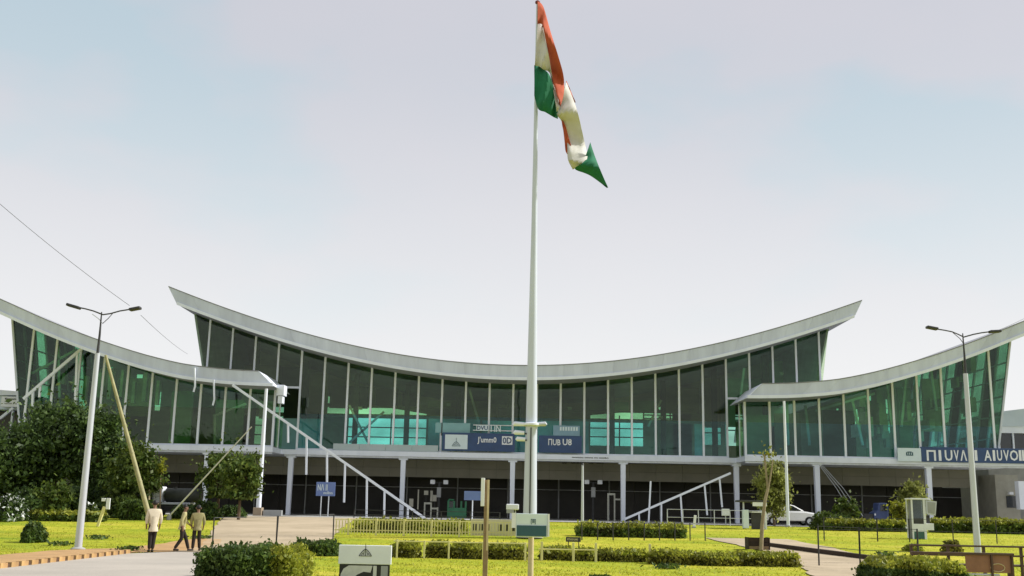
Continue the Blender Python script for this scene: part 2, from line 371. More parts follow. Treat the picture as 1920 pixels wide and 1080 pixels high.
# ------------------------------------------------------------------ terminal building
T = thing('terminal_building', 'long glass airport terminal with upswept grey roofs and white columns behind the lawn', 'building', (0, 80, .95))
SLAB = 5.75
def c_top(x): return 12.0 + .0089 * (x - .3) ** 2 - 1.2e-6 * (x - .3) ** 4
def c_bot(x): return c_top(x) - 1.03
WX = [16, 17.6, 20, 23, 25.7, 28, 30.3, 33, 36.4, 41]
WZ = [10.72, 10.74, 10.82, 11.12, 11.72, 12.38, 13.12, 14.12, 15.55, 17.4]
def w_top(x):
    a = abs(x); k = 0.0
    for d in (-.8, -.4, 0, .4, .8): k += np.interp(a + d, WX, WZ)
    return k / 5 + (.10 if x < 0 else -.10)
def w_bot(x): return w_top(x) - .98

def roof(name, top, bot, xt0, xt1, xb0, xb1, yf, yb, npan):
    nS = npan * 2; tt = [xt0 + (xt1 - xt0) * i / nS for i in range(nS + 1)]; bb = [xb0 + (xb1 - xb0) * i / nS for i in range(nS + 1)]
    mb = MB(); vs = []; fs = []
    for a, b in zip(tt, bb):
        vs += [(a, yf + .1, top(a)), (b, yf + .1, bot(b)), (b, yb, bot(b)), (a, yb, top(a))]
    for i in range(nS):
        p = 4 * i; q = p + 4
        fs += [(p, q, q + 1, p + 1), (p + 1, q + 1, q + 2, p + 2), (p + 2, q + 2, q + 3, p + 3), (p + 3, q + 3, q, p)]
    fs += [(0, 1, 2, 3), (nS * 4 + 3, nS * 4 + 2, nS * 4 + 1, nS * 4)]
    r = mb.add(vs, [f[::-1] for f in fs]).build(name, SOFF, T, smooth=True)
    for k in range(npan):
        i = 2 * k; j = i + 2; g_ = .004; pv = []
        for ii, e in ((i, g_), (i + 1, 0), (j, -g_)):
            a = tt[ii] + e; b = bb[ii] + e; off = .003 * math.sin(k * 2.3)
            pv += [(a, yf + off, top(a) - .02), (b, yf + off, bot(b) - .03), (b, yf + .11, bot(b) - .03), (a, yf + .11, top(a) - .02)]
        pf = []
        for c in (0, 4):
            pf += [(c, c + 1, c + 5, c + 4), (c + 1, c + 2, c + 6, c + 5), (c + 2, c + 3, c + 7, c + 6), (c + 3, c, c + 4, c + 7)]
        pf += [(3, 2, 1, 0), (8, 9, 10, 11)]
        MB().add(pv, pf).build('fascia_panel', ROOFM, r)
    tr = MB()
    for i in range(nS):
        tr.bar((tt[i], yf + .02, top(tt[i]) + .02), (tt[i + 1], yf + .02, top(tt[i + 1]) + .02),   .05, .12)
    tr.build('roof_trim', ROOFD, r)
    lp = MB()
    for i in range(nS):
        lp.prism([(bb[i], bot(bb[i]) - .05), (bb[i + 1], bot(bb[i + 1]) - .05), (bb[i + 1], bot(bb[i + 1]) + .17), (bb[i], bot(bb[i]) + .17)], yf - .10, yf - .006)
    lp.build('roof_lip', WHITE, r)
    return r

roof('roof', c_top, c_bot, -25.5, 26.0, -24.75, 25.35, 77.0, 104, 28)
for sgn in (-1, 1):
    r = roof('wing_roof', w_top, w_bot, sgn * 17.7, sgn * 41.0, sgn * 16.6, sgn * 40.2, 74.0, 79.55, 13)
    b = MB(); seg = [24.9 + (41 - 24.9) * k / 10 for k in range(11)]
    for p, q in zip(seg[:-1], seg[1:]):
        b.prism([(sgn * p, w_bot(sgn * p)), (sgn * q, w_bot(sgn * q)), (sgn * q, w_top(sgn * q) - .05), (sgn * p, w_top(sgn * p) - .05)], 79.55, 104)
    b.build('rear_deck', SOFF, r)
    # sloped nose plate at the inner end
    e = sgn * 17.7; f_ = sgn * 16.6
    MB().add([(e - sgn * .06, 74.02, w_top(e)), (f_ - sgn * .10, 74.02, w_bot(f_) - .03), (f_ - sgn * .10, 79.5, w_bot(f_) - .03), (e - sgn * .06, 79.5, w_top(e)),
              (e, 74.02, w_top(e)), (f_, 74.02, w_bot(f_) - .03), (f_, 79.5, w_bot(f_) - .03), (e, 79.5, w_top(e))],
             [(0, 1, 2, 3), (7, 6, 5, 4), (0, 4, 5, 1), (2, 6, 7, 3), (1, 5, 6, 2), (0, 3, 7, 4)]).build('nose_panel', WHITE, r)
# drop box and drain pipes at the left nose
r = [o for o in bpy.data.objects if o.name == 'wing_roof'][0]
a = P(518, 712, 75.5)
box('gutter_box', WHITE, r, -16.6, -16.05, 75.2, 76.2, 9.3, 10.05, .03); box('gutter_box', WHITE, r, -16.5, -16.15, 75.3, 76.0, 8.75, 9.28, .03)
for px, p0, p1 in ((365, 690, 735), (401, 712, 760)):
    q0 = P(px, p0, 73.85); q1 = P(px, p1, 73.85)
    MB().tube([q0, q1 + Vector((0, 0, .4)), q1 + Vector((-.08, 0, 0))], .07).build('drain_pipe', WHITE, r, smooth=True)

def curtain(name, edges, yf, top, mats, split, bottom, endlean=None):
    """mullions and panes between the x positions in edges; each pane is split at height `split`"""
    base = MB().box(min(edges), max(edges), yf - .06, yf + .10, bottom, bottom + .12).build(name, WHITE, T)
    for k, x in enumerate(edges):
        bt = bottom(x) if callable(bottom) else bottom
        MB().prism([(x - .075, bt), (x + .075, bt), (x + .075, top(x + .075) + .02), (x - .075, top(x - .075) + .02)], yf - .12, yf + .08).build('mullion', WHITE, base)
    for k, (a, b) in enumerate(zip(edges[:-1], edges[1:])):
        a += .076; b -= .076; dy = random.uniform(-.012, .012)
        MB().prism([(a, bottom + .125), (b, bottom + .125), (b, split - .006), (a, split - .006)], yf + dy, yf + dy + .03).build('pane', mats[1], base)
        MB().prism([(a, split + .006), (b, split + .006), (b, top(b)), (a, top(a))], yf + dy, yf + dy + .03).build('pane', mats[0], base)
    return base

# centre facade: full height between the wings, only the clerestory above the wing roofs beyond them
ex = [.25 + 1.79 * k for k in range(-9, 10)]                       # -15.86 .. 16.36
curtain('curtain_wall', ex, 80.0, c_bot, (GL_UP, GL_LO), 8.45, SLAB)
for sgn in (-1, 1):
    es = [.25 + 1.79 * k for k in (range(-13, -8) if sgn < 0 else range(9, 14))]
    frame = MB()
    base = None
    for a, b in zip(es[:-1], es[1:]):
        frame.prism([(a, w_top(a) - .5), (b, w_top(b) - .5), (b, w_top(b) - .35), (a, w_top(a) - .35)], 79.94, 80.1)
    base = frame.build('clerestory', WHITE, T)
    for x in es:
        if abs(x) > 17:
            MB().prism([(x - .07, w_top(x) - .35), (x + .07, w_top(x) - .35), (x + .07, c_bot(x) + .02), (x - .07, c_bot(x) + .02)], 79.88, 80.08).build('mullion', WHITE, base)
    for a, b in zip(es[:-1], es[1:]):
        a += .075; b -= .075
        zs = [(a, w_top(a) - .34), (b, w_top(b) - .34), (b, c_bot(b)), (a, c_bot(a))]
        if abs(a + b) / 2 < 16.5: zs = [(a, SLAB + .1), (b, SLAB + .1), (b, c_bot(b)), (a, c_bot(a))]
        MB().prism(zs, 80.0, 80.03).build('pane', GL_UP if sgn < 0 else GL_W, base)
    # leaning end wall of the centre block
    xo = sgn * 24.35; xi = sgn * 23.2; xm = es[0] if sgn < 0 else es[-1]
    zt = c_bot(xo); zb = w_top(xi) - .4
    MB().prism([(xm + sgn * .08, zb), (xi, zb), (xo, zt), (xm + sgn * .08, c_bot(xm))], 79.97, 80.1).build('pane', GL_UP, base)
    MB().add([(xi, 80, zb), (xo, 80, zt), (xo, 103.5, zt), (xi, 103.5, zb), (xi - sgn * .15, 80, zb), (xo - sgn * .15, 80, zt), (xo - sgn * .15, 103.5, zt), (xi - sgn * .15, 103.5, zb)],
             [(0, 1, 2, 3), (7, 6, 5, 4), (0, 4, 5, 1), (1, 5, 6, 2), (2, 6, 7, 3), (3, 7, 4, 0)]).build('end_wall', ROOFM, base)

for sgn in (-1, 1):
    es = [sgn * (17.05 + 1.80 * k) for k in range(0, 11)]           # 17.05 .. 35.05
    es.sort()
    base = curtain('curtain_wall', es, 77.0, w_bot, (GL_W, GL_LO if sgn > 0 else GL_UP), 8.5 if sgn < 0 else 8.2, SLAB)
    xi = sgn * 35.05; xb = sgn * 35.10; xt = sgn * 36.85
    MB().prism([(xi + sgn * .08, SLAB + .12), (xb + sgn * .1, SLAB + .12), (xt, w_bot(xt)), (xi + sgn * .08, w_bot(xi))], 77.0, 77.03).build('pane', GL_W, base)
    ew_ = MB(); zt = w_bot(xt); x_at = lambda z: (xb + sgn * .1) + (xt - xb - sgn * .1) * (z - SLAB) / (zt - SLAB)
    def slant(y0, y1, z0, z1, t=.10):
        a, b = x_at(z0), x_at(z1)
        return [(a, y0, z0), (b, y0, z1), (b, y1, z1), (a, y1, z0), (a - sgn * t, y0, z0), (b - sgn * t, y0, z1), (b - sgn * t, y1, z1), (a - sgn * t, y1, z0)]
    CF = [(0, 1, 2, 3), (7, 6, 5, 4), (0, 4, 5, 1), (1, 5, 6, 2), (2, 6, 7, 3), (3, 7, 4, 0)]
    for k in range(14): ew_.add(slant(76.9 + 1.86 * k, 77.1 + 1.86 * k, SLAB, zt, .14), CF)
    for z in (SLAB, 7.4, 9.0, 10.4, 11.7, 12.9):
        if z < zt - .3: ew_.add(slant(77.1, 101, z, z + .09, .12), CF)
    ewo = ew_.build('end_frame', ROOFM, base)
    for k in range(13):
        solid = (k % 3 == 1) if sgn > 0 else (k % 4 != 2)
        MB().add(slant(77.12 + 1.86 * k, 78.74 + 1.86 * k, SLAB + .1, zt - .02, .03), CF).build('end_panel' if solid else 'pane', DARKW if solid else GL_TEAL, ewo)
    x = sgn * 17.0                                                  # glazed return between the wing front and the centre front
    for k in range(2):
        y0 = 77.06 + 1.45 * k
        box('pane', GL_UP, base, x - .015, x + .015, y0 + .06, y0 + 1.38, SLAB + .1, 9.72)
    box('mullion', WHITE, base, x - .06, x + .06, 78.48, 78.56, SLAB, 9.74)

# floor slab with white edge
s_ = MB().box(-16.9, 16.9, 79.55, 104, SLAB - .36, SLAB - .004)
s_.box(-37.0, -16.9, 76.55, 104, SLAB - .36, SLAB - .004); s_.box(16.9, 37.0, 76.55, 104, SLAB - .36, SLAB - .004)
slab = s_.build('floor_slab', WHITE, T)
t_ = MB().box(-16.7, 16.7, 79.62, 79.80, SLAB - .50, SLAB - .364)
t_.box(-36.9, -16.95, 76.65, 76.8, SLAB - .50, SLAB - .364); t_.box(16.95, 36.9, 76.65, 76.8, SLAB - .50, SLAB - .364)
t_.build('drip_edge', GALV, slab)
letters('momou omne ou onobn', DARKM, slab, 4.7, 7.4, SLAB - .24, SLAB - .13, 79.54)
# pale upstand in the left half of the centre facade
for k in range(4):
    box('upstand_panel', mat('upstand', (.46, .53, .54), .5, (.40, .47, .48), 1), T, -13.1 + 1.96 * k, -13.1 + 1.96 * k + 1.94, 79.70, 79.76, SLAB + .01, SLAB + .50)
# columns and their brackets
for x, yf in ((-16.2, 79.7), (-7.84, 79.7), (.30, 79.7), (8.52, 79.7), (16.95, 79.7), (22.1, 76.75), (30.1, 76.75), (-21.6, 76.75), (-29.6, 76.75), (38, 76.75), (-37.6, 76.75)):
    wd = .19
    co = MB().add([(x - wd * .8, yf, .95), (x + wd * .8, yf, .95), (x + wd * .8, yf + .4, .95), (x - wd * .8, yf + .4, .95),
                   (x - wd, yf, SLAB - .36), (x + wd, yf, SLAB - .36), (x + wd, yf + .4, SLAB - .36), (x - wd, yf + .4, SLAB - .36)],
                  [(0, 3, 2, 1), (4, 5, 6, 7), (0, 1, 5, 4), (1, 2, 6, 5), (2, 3, 7, 6), (3, 0, 4, 7)]).build('column', WHITE, T, bevel=.03)
    box('bracket', WHITE, co, x - .34, x + .34, yf - .03, yf + .43, SLAB - .62, SLAB - .365, .03)
# bulkhead band of cladding panels under the slab
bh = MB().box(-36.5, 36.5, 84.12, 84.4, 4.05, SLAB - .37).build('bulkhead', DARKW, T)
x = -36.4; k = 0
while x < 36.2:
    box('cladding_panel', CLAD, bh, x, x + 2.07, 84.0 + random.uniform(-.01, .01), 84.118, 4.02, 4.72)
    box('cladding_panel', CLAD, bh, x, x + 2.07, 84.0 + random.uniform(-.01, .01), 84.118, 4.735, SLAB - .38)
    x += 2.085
for px, wd in ((1058, 8), (1082, 22), (1108, 9), (1125, 14)):
    a = P(px, 867, 83.97); letters('ou' if wd < 12 else 'omnu', DARKM, bh, a.x - wd / 48, a.x + wd / 48, a.z - .12, a.z + .12, 83.98)
# recessed dark entrance wall with framed glazing
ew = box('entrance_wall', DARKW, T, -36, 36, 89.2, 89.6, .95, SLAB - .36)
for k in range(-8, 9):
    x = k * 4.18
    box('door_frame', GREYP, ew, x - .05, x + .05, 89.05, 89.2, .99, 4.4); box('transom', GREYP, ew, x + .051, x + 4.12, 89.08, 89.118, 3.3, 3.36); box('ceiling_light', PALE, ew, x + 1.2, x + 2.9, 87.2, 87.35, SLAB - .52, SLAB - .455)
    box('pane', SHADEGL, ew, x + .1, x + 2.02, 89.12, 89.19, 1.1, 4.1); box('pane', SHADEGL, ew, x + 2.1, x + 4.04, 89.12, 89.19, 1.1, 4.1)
box('ceiling', CEIL, T, -24.2, 24.2, 84.42, 89.1, SLAB - .45, SLAB - .40)

# interior of the upper floor: rear wall with teal windows, beams, lower blue partition
IY = 96.0
wins = [(430, 500, 770, 762, 832), (655, 800, 752, 776, 838), (612, 652, 742, 752, 782), (1107, 1206, 778, 770, 836), (1208, 1296, 768, 752, 792), (1262, 1290, 812, 812, 834), (1318, 1352, 800, 798, 834), (1360, 1398, 792, 792, 836), (1408, 1430, 784, 784, 840), (1436, 1482, 782, 782, 840)]
W = []
for a, b, t0, t1, bo in wins:
    pa = P(a, t0, IY); pb = P(b, t1, IY); W.append((pa.x, pb.x, pa.z, pb.z, P((a + b) / 2, bo, IY).z))
W.sort()
iw = MB(); random.seed(5); slits = []
for sg in (-1, 1):
    iw.box(min(sg * 23.6, sg * 37), max(sg * 23.6, sg * 37), IY, IY + .3, SLAB, 8.7)
    x = 23.6
    while x < 37:
        wd = random.uniform(.5, 1.3) if (x > (28.5 if sg > 0 else 30)) else 2.0; x2 = min(x + wd, 37.2)
        iw.prism([(sg * x, 8.7), (sg * x2, 8.7), (sg * x2, w_bot(sg * x2) + .02), (sg * x, w_bot(sg * x) + .02)], IY, IY + .3); x = x2
        if x > (28.5 if sg > 0 else 30) and x < 36.5:
            wd = random.uniform(.25, .75); x2 = x + wd; zb_ = random.uniform(8.75, 10.2); zt_ = w_bot(sg * x) - random.uniform(.3, 1.4)
            iw.prism([(sg * x, zt_), (sg * x2, zt_), (sg * x2, w_bot(sg * x2) + .02), (sg * x, w_bot(sg * x) + .02)], IY, IY + .3); iw.box(min(sg * x, sg * x2), max(sg * x, sg * x2), IY, IY + .3, 8.7, zb_)
            slits.append((min(sg * x, sg * x2), max(sg * x, sg * x2), zb_, zt_)); x = x2
xs_ = [-23.6]
for a in W: xs_ += [a[0], a[1]]
xs_.append(23.6)
def wallpiece(x0, x1, z0, z1, t0, t1):
    iw.prism([(x0, z0), (x1, z1), (x1, t1), (x0, t0)], IY, IY + .3)
for i in range(0, len(xs_), 2):
    n = max(1, int((xs_[i + 1] - xs_[i]) / 2)); st = (xs_[i + 1] - xs_[i]) / n
    for k in range(n):
        a = xs_[i] + st * k; b = a + st; wallpiece(a, b, SLAB, SLAB, c_bot(a), c_bot(b))
for a, b, t0, t1, bo in W:
    wallpiece(a, b, SLAB, SLAB, max(bo, SLAB + .05), max(bo, SLAB + .05)); wallpiece(a, b, t0, t1, c_bot(a), c_bot(b))
rw = iw.build('rear_wall', INWALL, T)
for a, b, t0, t1, bo in W:
    bo = max(bo, SLAB + .05)
    MB().prism([(a, bo), (b, bo), (b, t1), (a, t0)], IY + .1, IY + .13).build('pane', GL_TEAL, rw)
    n = 3 if b - a > 3 else 1
    for k in range(1, n + 1):
        z = bo + (min(t0, t1) - bo) * k / (n + .5)
        box('window_bar', DARKM, rw, a, b, IY + .02, IY + .09, z - .05, z + .05)
    if b - a > 3:
        x = a + (b - a) * .55; box('window_bar', DARKM, rw, x - .06, x + .06, IY, IY + .019, bo, min(t0, t1))
for a, b, z0_, z1_ in slits:
    box('pane', GL_TEAL, rw, a, b, IY + .1, IY + .13, z0_, z1_)
    for k in range(1, int((z1_ - z0_) / .55)): box('window_bar', DARKM, rw, a, b, IY + .03, IY + .09, z0_ + .55 * k, z0_ + .55 * k + .05)
for pa_, pb_ in ((520, 606), (803, 900), (904, 1000), (1004, 1104), (1302, 1316)):
    box('partition', INDADO, T, P(pa_, 800, 82.2).x, P(pb_, 800, 82.2).x, 82.2, 82.3, SLAB, 8.35 + random.uniform(-.15, .1))
for px, py0, px1, py1 in ((655, 760, 690, 830), (720, 772, 655, 830), (880, 730, 900, 800), (1240, 750, 1215, 800), (1395, 690, 1378, 830), (1530, 770, 1640, 738), (1598, 752, 1618, 835), (1660, 700, 1672, 800), (1700, 690, 1690, 800), (1745, 690, 1756, 770), (60, 700, 145, 655), (110, 650, 112, 745), (400, 780, 462, 757), (403, 780, 403, 834), (1475, 745, 1478, 835), (1510, 760, 1518, 835)):
    Y = 81.5 if 500 < px < 1420 else 78.6
    MB().bar(P(px, py0, Y), P(px1, py1, Y), .16).build('interior_strut', GALV if Y > 80 else WHITE, T)
random.seed(11)
for k in range(26):                                               # furniture and bright frames seen through the wing glass
    x = random.uniform(26, 35); z = random.uniform(7.2, w_bot(x) - .6); h = random.uniform(.5, 1.5)
    box('interior_frame', mat('interior_pale', (.55, .58, .48), .6, (.40, .44, .36), 1.5), T, x, x + random.uniform(.15, .5), 79.2 + random.uniform(0, 2), 81.3 + random.uniform(0, .5), z - h * .5, z + h * .5)
for k in range(9):
    x = -34 + k * .9 + random.uniform(-.1, .1); z = 10 + random.uniform(-.8, .8); h = random.uniform(.8, 2.2)
    box('interior_frame', MATS['interior_pale'], T, x, x + random.uniform(.1, .3), 80.0, 80.4, z - h * .5, z + h * .5)
for x, z, n in ((-12, 9.2, 0), (-5, 9.6, 0), (4.6, 9.5, 0), (11.8, 8.9, 0), (15.2, 10.2, 0), (21.5, 12.6, 0)):   # small ceiling fittings
    box('interior_fitting', MATS['interior_pale'], T, x, x + .32, 84, 84.2, z, z + .22)
random.seed(23)
PT = [mat('wall_tone_brown', (.30, .26, .18), .8, (.22, .19, .13), .5), mat('wall_tone_olive', (.40, .44, .26), .8, (.30, .33, .2), .5), mat('wall_tone_dark', (.10, .11, .085), .8, (.07, .08, .06), .5), mat('wall_tone_green', (.24, .42, .24), .8, (.18, .32, .18), .5)]
x = -23.0
while x < 22.5:                                                   # interior wall panels in several tones
    wd = random.uniform(1.2, 3.4); hi = min(c_bot(x), c_bot(min(x + wd, 23))) - random.uniform(.1, .9); lo = random.uniform(8.7, 9.4) if not (-14.5 < x + wd / 2 < -5.5 or 4.5 < x + wd / 2 < 15) else random.uniform(9.9, 10.3)
    if hi - lo > .5: box('wall_panel', random.choice(PT[:3] if x < 4 else PT), T, x, x + wd - .1, 91.0, 91.2, lo, hi)
    x += wd + random.uniform(0, .8)
for k in range(-5, 6):
    x = k * 4.18; box('interior_column', PT[2], T, x - .2, x + .2, 86.4, 86.8, SLAB, c_bot(x) - .02)
for sg in (-1, 1):
    x = 18.5
    while x < 33:
        wd = random.uniform(1.0, 2.6); hi = w_bot(sg * x) - random.uniform(.1, .7); box('wall_panel', random.choice(PT), T, min(sg * x, sg * (x + wd)), max(sg * x, sg * (x + wd)), 84.2, 84.4, SLAB + random.choice((0, 0, 2.6)), hi); x += wd + random.uniform(.2, 2.0)
for zz in (9.3, 10.2):
    box('interior_beam', CEIL, T, -23.5, 23.5, 90 + zz * .3, 90.4 + zz * .3, zz, zz + .30)

# ------------------------------------------------------------------ signs on the facade
def dome_icon(parent, cx, cz, wd, y, M, name='emblem'):
    b = MB(); n = 12; h = wd * .52
    pts = [(cx - wd / 2 + wd * i / n, cz + h * (1 - abs(2 * i / n - 1) ** 1.6)) for i in range(n + 1)]
    for p, q in zip(pts[:-1], pts[1:]): b.bar((p[0], y, p[1]), (q[0], y, q[1]), wd * .05, .012)
    for k in range(2, n - 1, 2): b.bar((cx + (pts[k][0] - cx) * 1.0, y, cz + h * .12), (pts[k][0] * .6 + cx * .4, y, pts[k][1] * .8 + (cz + h) * .2 - h * .15), wd * .035, .011)
    b.bar((cx, y, cz), (cx, y, cz + h * 1.9), wd * .045, .010)
    b.bar((cx - wd / 2, y, cz), (cx + wd / 2, y, cz), wd * .04, .009)
    return b.build(name, M, parent)

def board(name, label, cat, px0, px1, py0, py1, Y, M, th=.08, pname='panel', parent=None):
    a = P(px0, py1, Y); b = P(px1, py0, Y); mid = P((px0 + px1) / 2, (py0 + py1) / 2, Y)
    wd = b.x - a.x; ht = P((px0 + px1) / 2, py0, Y).z - P((px0 + px1) / 2, py1, Y).z
    return mid.x - wd / 2, mid.x + wd / 2, mid.z - ht / 2, mid.z + ht / 2

def rect(px0, px1, py0, py1, Y): return board('', '', '', px0, px1, py0, py1, Y, None)

Y = 79.45
x0, x1, z0, z1 = rect(829, 966, 812, 846, Y)
s = thing('facade_sign', 'navy blue sign with white dome emblem panel on the facade left of the flagpole', 'sign', ((x0 + x1) / 2, Y, z0))
box('panel', BLUE, s, x0, x1, Y, Y + .1, z0, z1, .01)
a = rect(834, 877, 815, 842, Y); box('emblem_panel', PALE, s, a[0], a[1], Y - .04, Y - .002, a[2], a[3])
dome_icon(s, (a[0] + a[1]) / 2, a[2] + .22, .62, Y - .055, TEALD)
a = rect(895, 931, 819, 833, Y); letters("J'umm0", SIGNW, s, a[0], a[1], a[2], a[3], Y - .005)
a = rect(941, 961, 818, 834, Y); box('letter_panel', SIGNW, s, a[0], a[1], Y - .03, Y - .002, a[2], a[3]); letters('0D', BLUE, s, a[0] + .06, a[1] - .06, a[2] + .08, a[3] - .08, Y - .032)
x0, x1, z0, z1 = rect(887, 966, 794, 811, Y)
s = thing('facade_sign', 'pale letter blocks on thin rails above the navy dome emblem sign', 'sign', ((x0 + x1) / 2, Y, z0))
box('mounting_rail', GALV, s, x0, x1, Y + .02, Y + .08, z0 + .1, z0 + .18); box('mounting_rail', GALV, s, x0, x1, Y + .02, Y + .08, z1 - .18, z1 - .1)
a = rect(893, 916, 797, 808, Y); box('letter_panel', PALE, s, a[0], a[1], Y - .03, Y - .002, a[2], a[3]); letters('DVU', BLUE, s, a[0] + .05, a[1] - .05, a[2] + .06, a[3] - .06, Y - .032)
a = rect(920, 939, 797, 810, Y); letters('I IN', PALE, s, a[0], a[1], a[2], a[3], Y - .005)
x0, x1, z0, z1 = rect(816, 882, 793, 812, Y + .3)
s = thing('glass_screen', 'pale teal glass screen strip behind the navy dome emblem sign', 'screen', ((x0 + x1) / 2, Y + .3, z0))
box('panel', mat('teal_screen', (.24, .45, .48), .35, (.20, .38, .42), 1), s, x0, x1, Y + .3, Y + .36, z0, z1); box('frame', DARKM, s, x0 + .45, x0 + .53, Y + .27, Y + .298, z0 - .2, z1)
x0, x1, z0, z1 = rect(1010, 1091, 817, 849, Y)
s = thing('facade_sign', 'navy blue sign with white lettering on the facade right of the flagpole', 'sign', ((x0 + x1) / 2, Y, z0))
box('panel', BLUE, s, x0, x1, Y, Y + .1, z0, z1, .01)
a = rect(1028, 1051, 823, 835, Y); letters('\u03a0UB', SIGNW, s, a[0], a[1], a[2], a[3], Y - .005)
a = rect(1055, 1072, 823, 835, Y); letters('U8', SIGNW, s, a[0], a[1], a[2], a[3], Y - .005)
a = rect(1037, 1087, 798, 817, Y); box('notice_panel', mat('notice_blue', (.22, .36, .48), .4), s, a[0], a[1], Y - .03, Y - .002, a[2], a[3])
for k in range(7):
    xx = a[0] + .5 + .2 * k; box('notice_line', PALE, s, xx, xx + .13, Y - .04, Y - .031, a[3] - .38, a[3] - .1)
Y = 76.35
x0, x1, z0, z1 = rect(1728, 1965, 840, 868, Y)
s = thing('name_sign', 'long navy blue name sign with big white letters on the right wing', 'sign', ((x0 + x1) / 2, Y, z0))
box('panel', BLUE, s, x0, x1, Y, Y + .1, z0, z1, .01)
for tx, p0, p1 in (('\u03a0', 1738, 1754), ('I', 1760.5, 1764), ('U', 1772, 1785), ('V', 1789, 1797), ('\u039b', 1801, 1812), ('T', 1817, 1824), ('I', 1828, 1831.5), ('A', 1846, 1858), ('I', 1862, 1865), ('U', 1870, 1878), ('V', 1882, 1891), ('O', 1894, 1908), ('I', 1911, 1914), ('L', 1917, 1928)):
    a = rect(p0, p1, 844, 864, Y); letters(tx, SIGNW, s, a[0], a[1], a[2], a[3], Y - .005, name='letter')
x0, x1, z0, z1 = rect(1684, 1727, 840, 865, Y)
s = thing('emblem_sign', 'pale blue square emblem panel left of the long navy name sign', 'sign', ((x0 + x1) / 2, Y, z0))
box('panel', PALE, s, x0, x1, Y, Y + .1, z0, z1, .01)
b = MB(); cx = (x0 + x1) / 2; cz = (z0 + z1) / 2 + .05
b.prism([(cx - .25, cz - .12), (cx + .25, cz - .12), (cx + .25, cz + .1), (cx + .12, cz + .17), (cx - .12, cz + .17), (cx - .25, cz + .1)], Y - .02, Y - .002); b.build('emblem', TEALD, s)
for k in (-1, 0, 1): box('emblem_line', PALE, s, cx + k * .13 - .02, cx + k * .13 + .02, Y - .03, Y - .021, cz - .06, cz + .1)

# ------------------------------------------------------------------ annexes at both ends
x0 = -46.0
s = thing('annex_building', 'pale blue low annex at the left edge with white sign strip', 'building', (-42, 88, .95))
box('wall', ANNEX, s, -48, P(38, 750, 85).x, 85, 100, P(20, 768, 85).z, P(20, 742, 85).z)
MB().prism([(-48, P(0, 742, 85).z), (P(42, 742, 85).x, P(42, 742, 85).z), (P(42, 738, 85).x, P(42, 735, 85).z), (-48, P(0, 722, 85).z)], 84.6, 100).build('roof', WHITE, s)
a = rect(2, 52, 744, 763, 84.4); box('sign_strip', SIGNW, s, a[0], a[1], 84.3, 84.9, a[2], a[3]); letters('Emmmm', DARKM, s, a[0] + .3, a[0] + 1.5, a[3] - .25, a[3] - .1, 84.29); letters('nmm . on o', GREYP, s, a[0] + .3, a[0] + 1.7, a[2] + .2, a[2] + .3, 84.29)
box('lower_wall', DARKW, s, -48, -38.2, 86.5, 99, .95, P(20, 770, 85).z)
for k in range(4): box('post', WHITE, s, -45.6 + 1.9 * k, -45.45 + 1.9 * k, 85.2, 85.4, .95, P(20, 768, 85).z)
MB().bar(P(0, 785, 84), P(25, 765, 84), .2).build('stair_rail', WHITE, s)
s = thing('annex_building', 'pale grey annex with stepped roof at the right edge', 'building', (43, 88, .95))
q = P(1868, 800, 85)
MB().prism([(P(1876, 775, 85).x, P(1876, 772, 85).z), (50, P(1920, 760, 85).z + .9), (50, P(1920, 795, 85).z), (P(1872, 800, 85).x, P(1872, 800, 85).z)], 84.5, 98).build('roof', ANNEX, s)
box('wall', WHITE, s, q.x - .2, 50, 84.8, 97, P(1890, 812, 85).z, P(1890, 797, 85).z)
box('window_band', CARGL, s, q.x, 50, 85.2, 97, P(1890, 845, 85).z, P(1890, 812, 85).z)
for k in range(5): xx = P(1873, 830, 85).x + 1.15 * k; box('mullion', WHITE, s, xx, xx + .12, 85.05, 85.2, P(1890, 845, 85).z, P(1890, 812, 85).z)
box('lower_wall', mat('annex_grey', (.30, .30, .28), .8), s, 38.5, 50, 86, 97, .95, P(1890, 846, 85).z)
box('pillar', WHITE, s, P(1909, 900, 80).x, P(1909, 900, 80).x + 1.0, 80, 80.6, P(1909, 955, 80).z, P(1909, 902, 80).z)
# pale store room under the right wing
a = rect(1872, 1908, 890, 985, 82); s = thing('store_room', 'grey store room with small dark window under the right wing', 'room', ((a[0] + a[1]) / 2, 82, .95))
box('wall', mat('store_wall', (.33, .32, .27), .8), s, a[0], a[1], 82, 85, .98, a[3]); b_ = rect(1889, 1906, 930, 952, 81.9); box('window', CARGL, s, b_[0], b_[1], 81.93, 81.998, b_[2], b_[3]); box('lamp', SIGNW, s, b_[0] + .15, b_[0] + .45, 81.7, 81.999, b_[3] + .1, b_[3] + .3)

# ------------------------------------------------------------------ flagpole and flag
FP = thing('flagpole', 'tall tapering white flagpole on the lawn in the middle of the picture', 'flagpole', (1.03, 50, gz(1, 50)))
zs = [.46, 2, 5.5, 10.5, 15, 19, 27.0]; rs = [.32, .31, .265, .20, .145, .11, .07]
MB().tube([(1.03, 50, z) for z in zs], rs, 24).build('shaft', mat('flagpole_paint', (.60, .645, .74), .4, (.51, .55, .64), 1.0, streak=True), FP, smooth=True)
box('dark_strip', DARKM, FP, .985, 1.04, 49.655, 49.72, 1.2, 5.45)  # narrow dark strip down the front of the lower shaft
MB().tube([(1.03, 50, 26.98), (1.03, 50, 27.06), (1.03, 50, 27.14), (1.03, 50, 27.2)], [.08, .13, .12, .03], 16).build('finial', mat('finial_red', (.16, .02, .02), .5), FP, smooth=True)
MB().tube([(1.03, 50, .44), (1.03, 50, .52), (1.03, 50, .6)], [.62, .62, .36], 24).build('base_collar', CONC, FP, smooth=True)
rz = P(1000, 797, 50).z
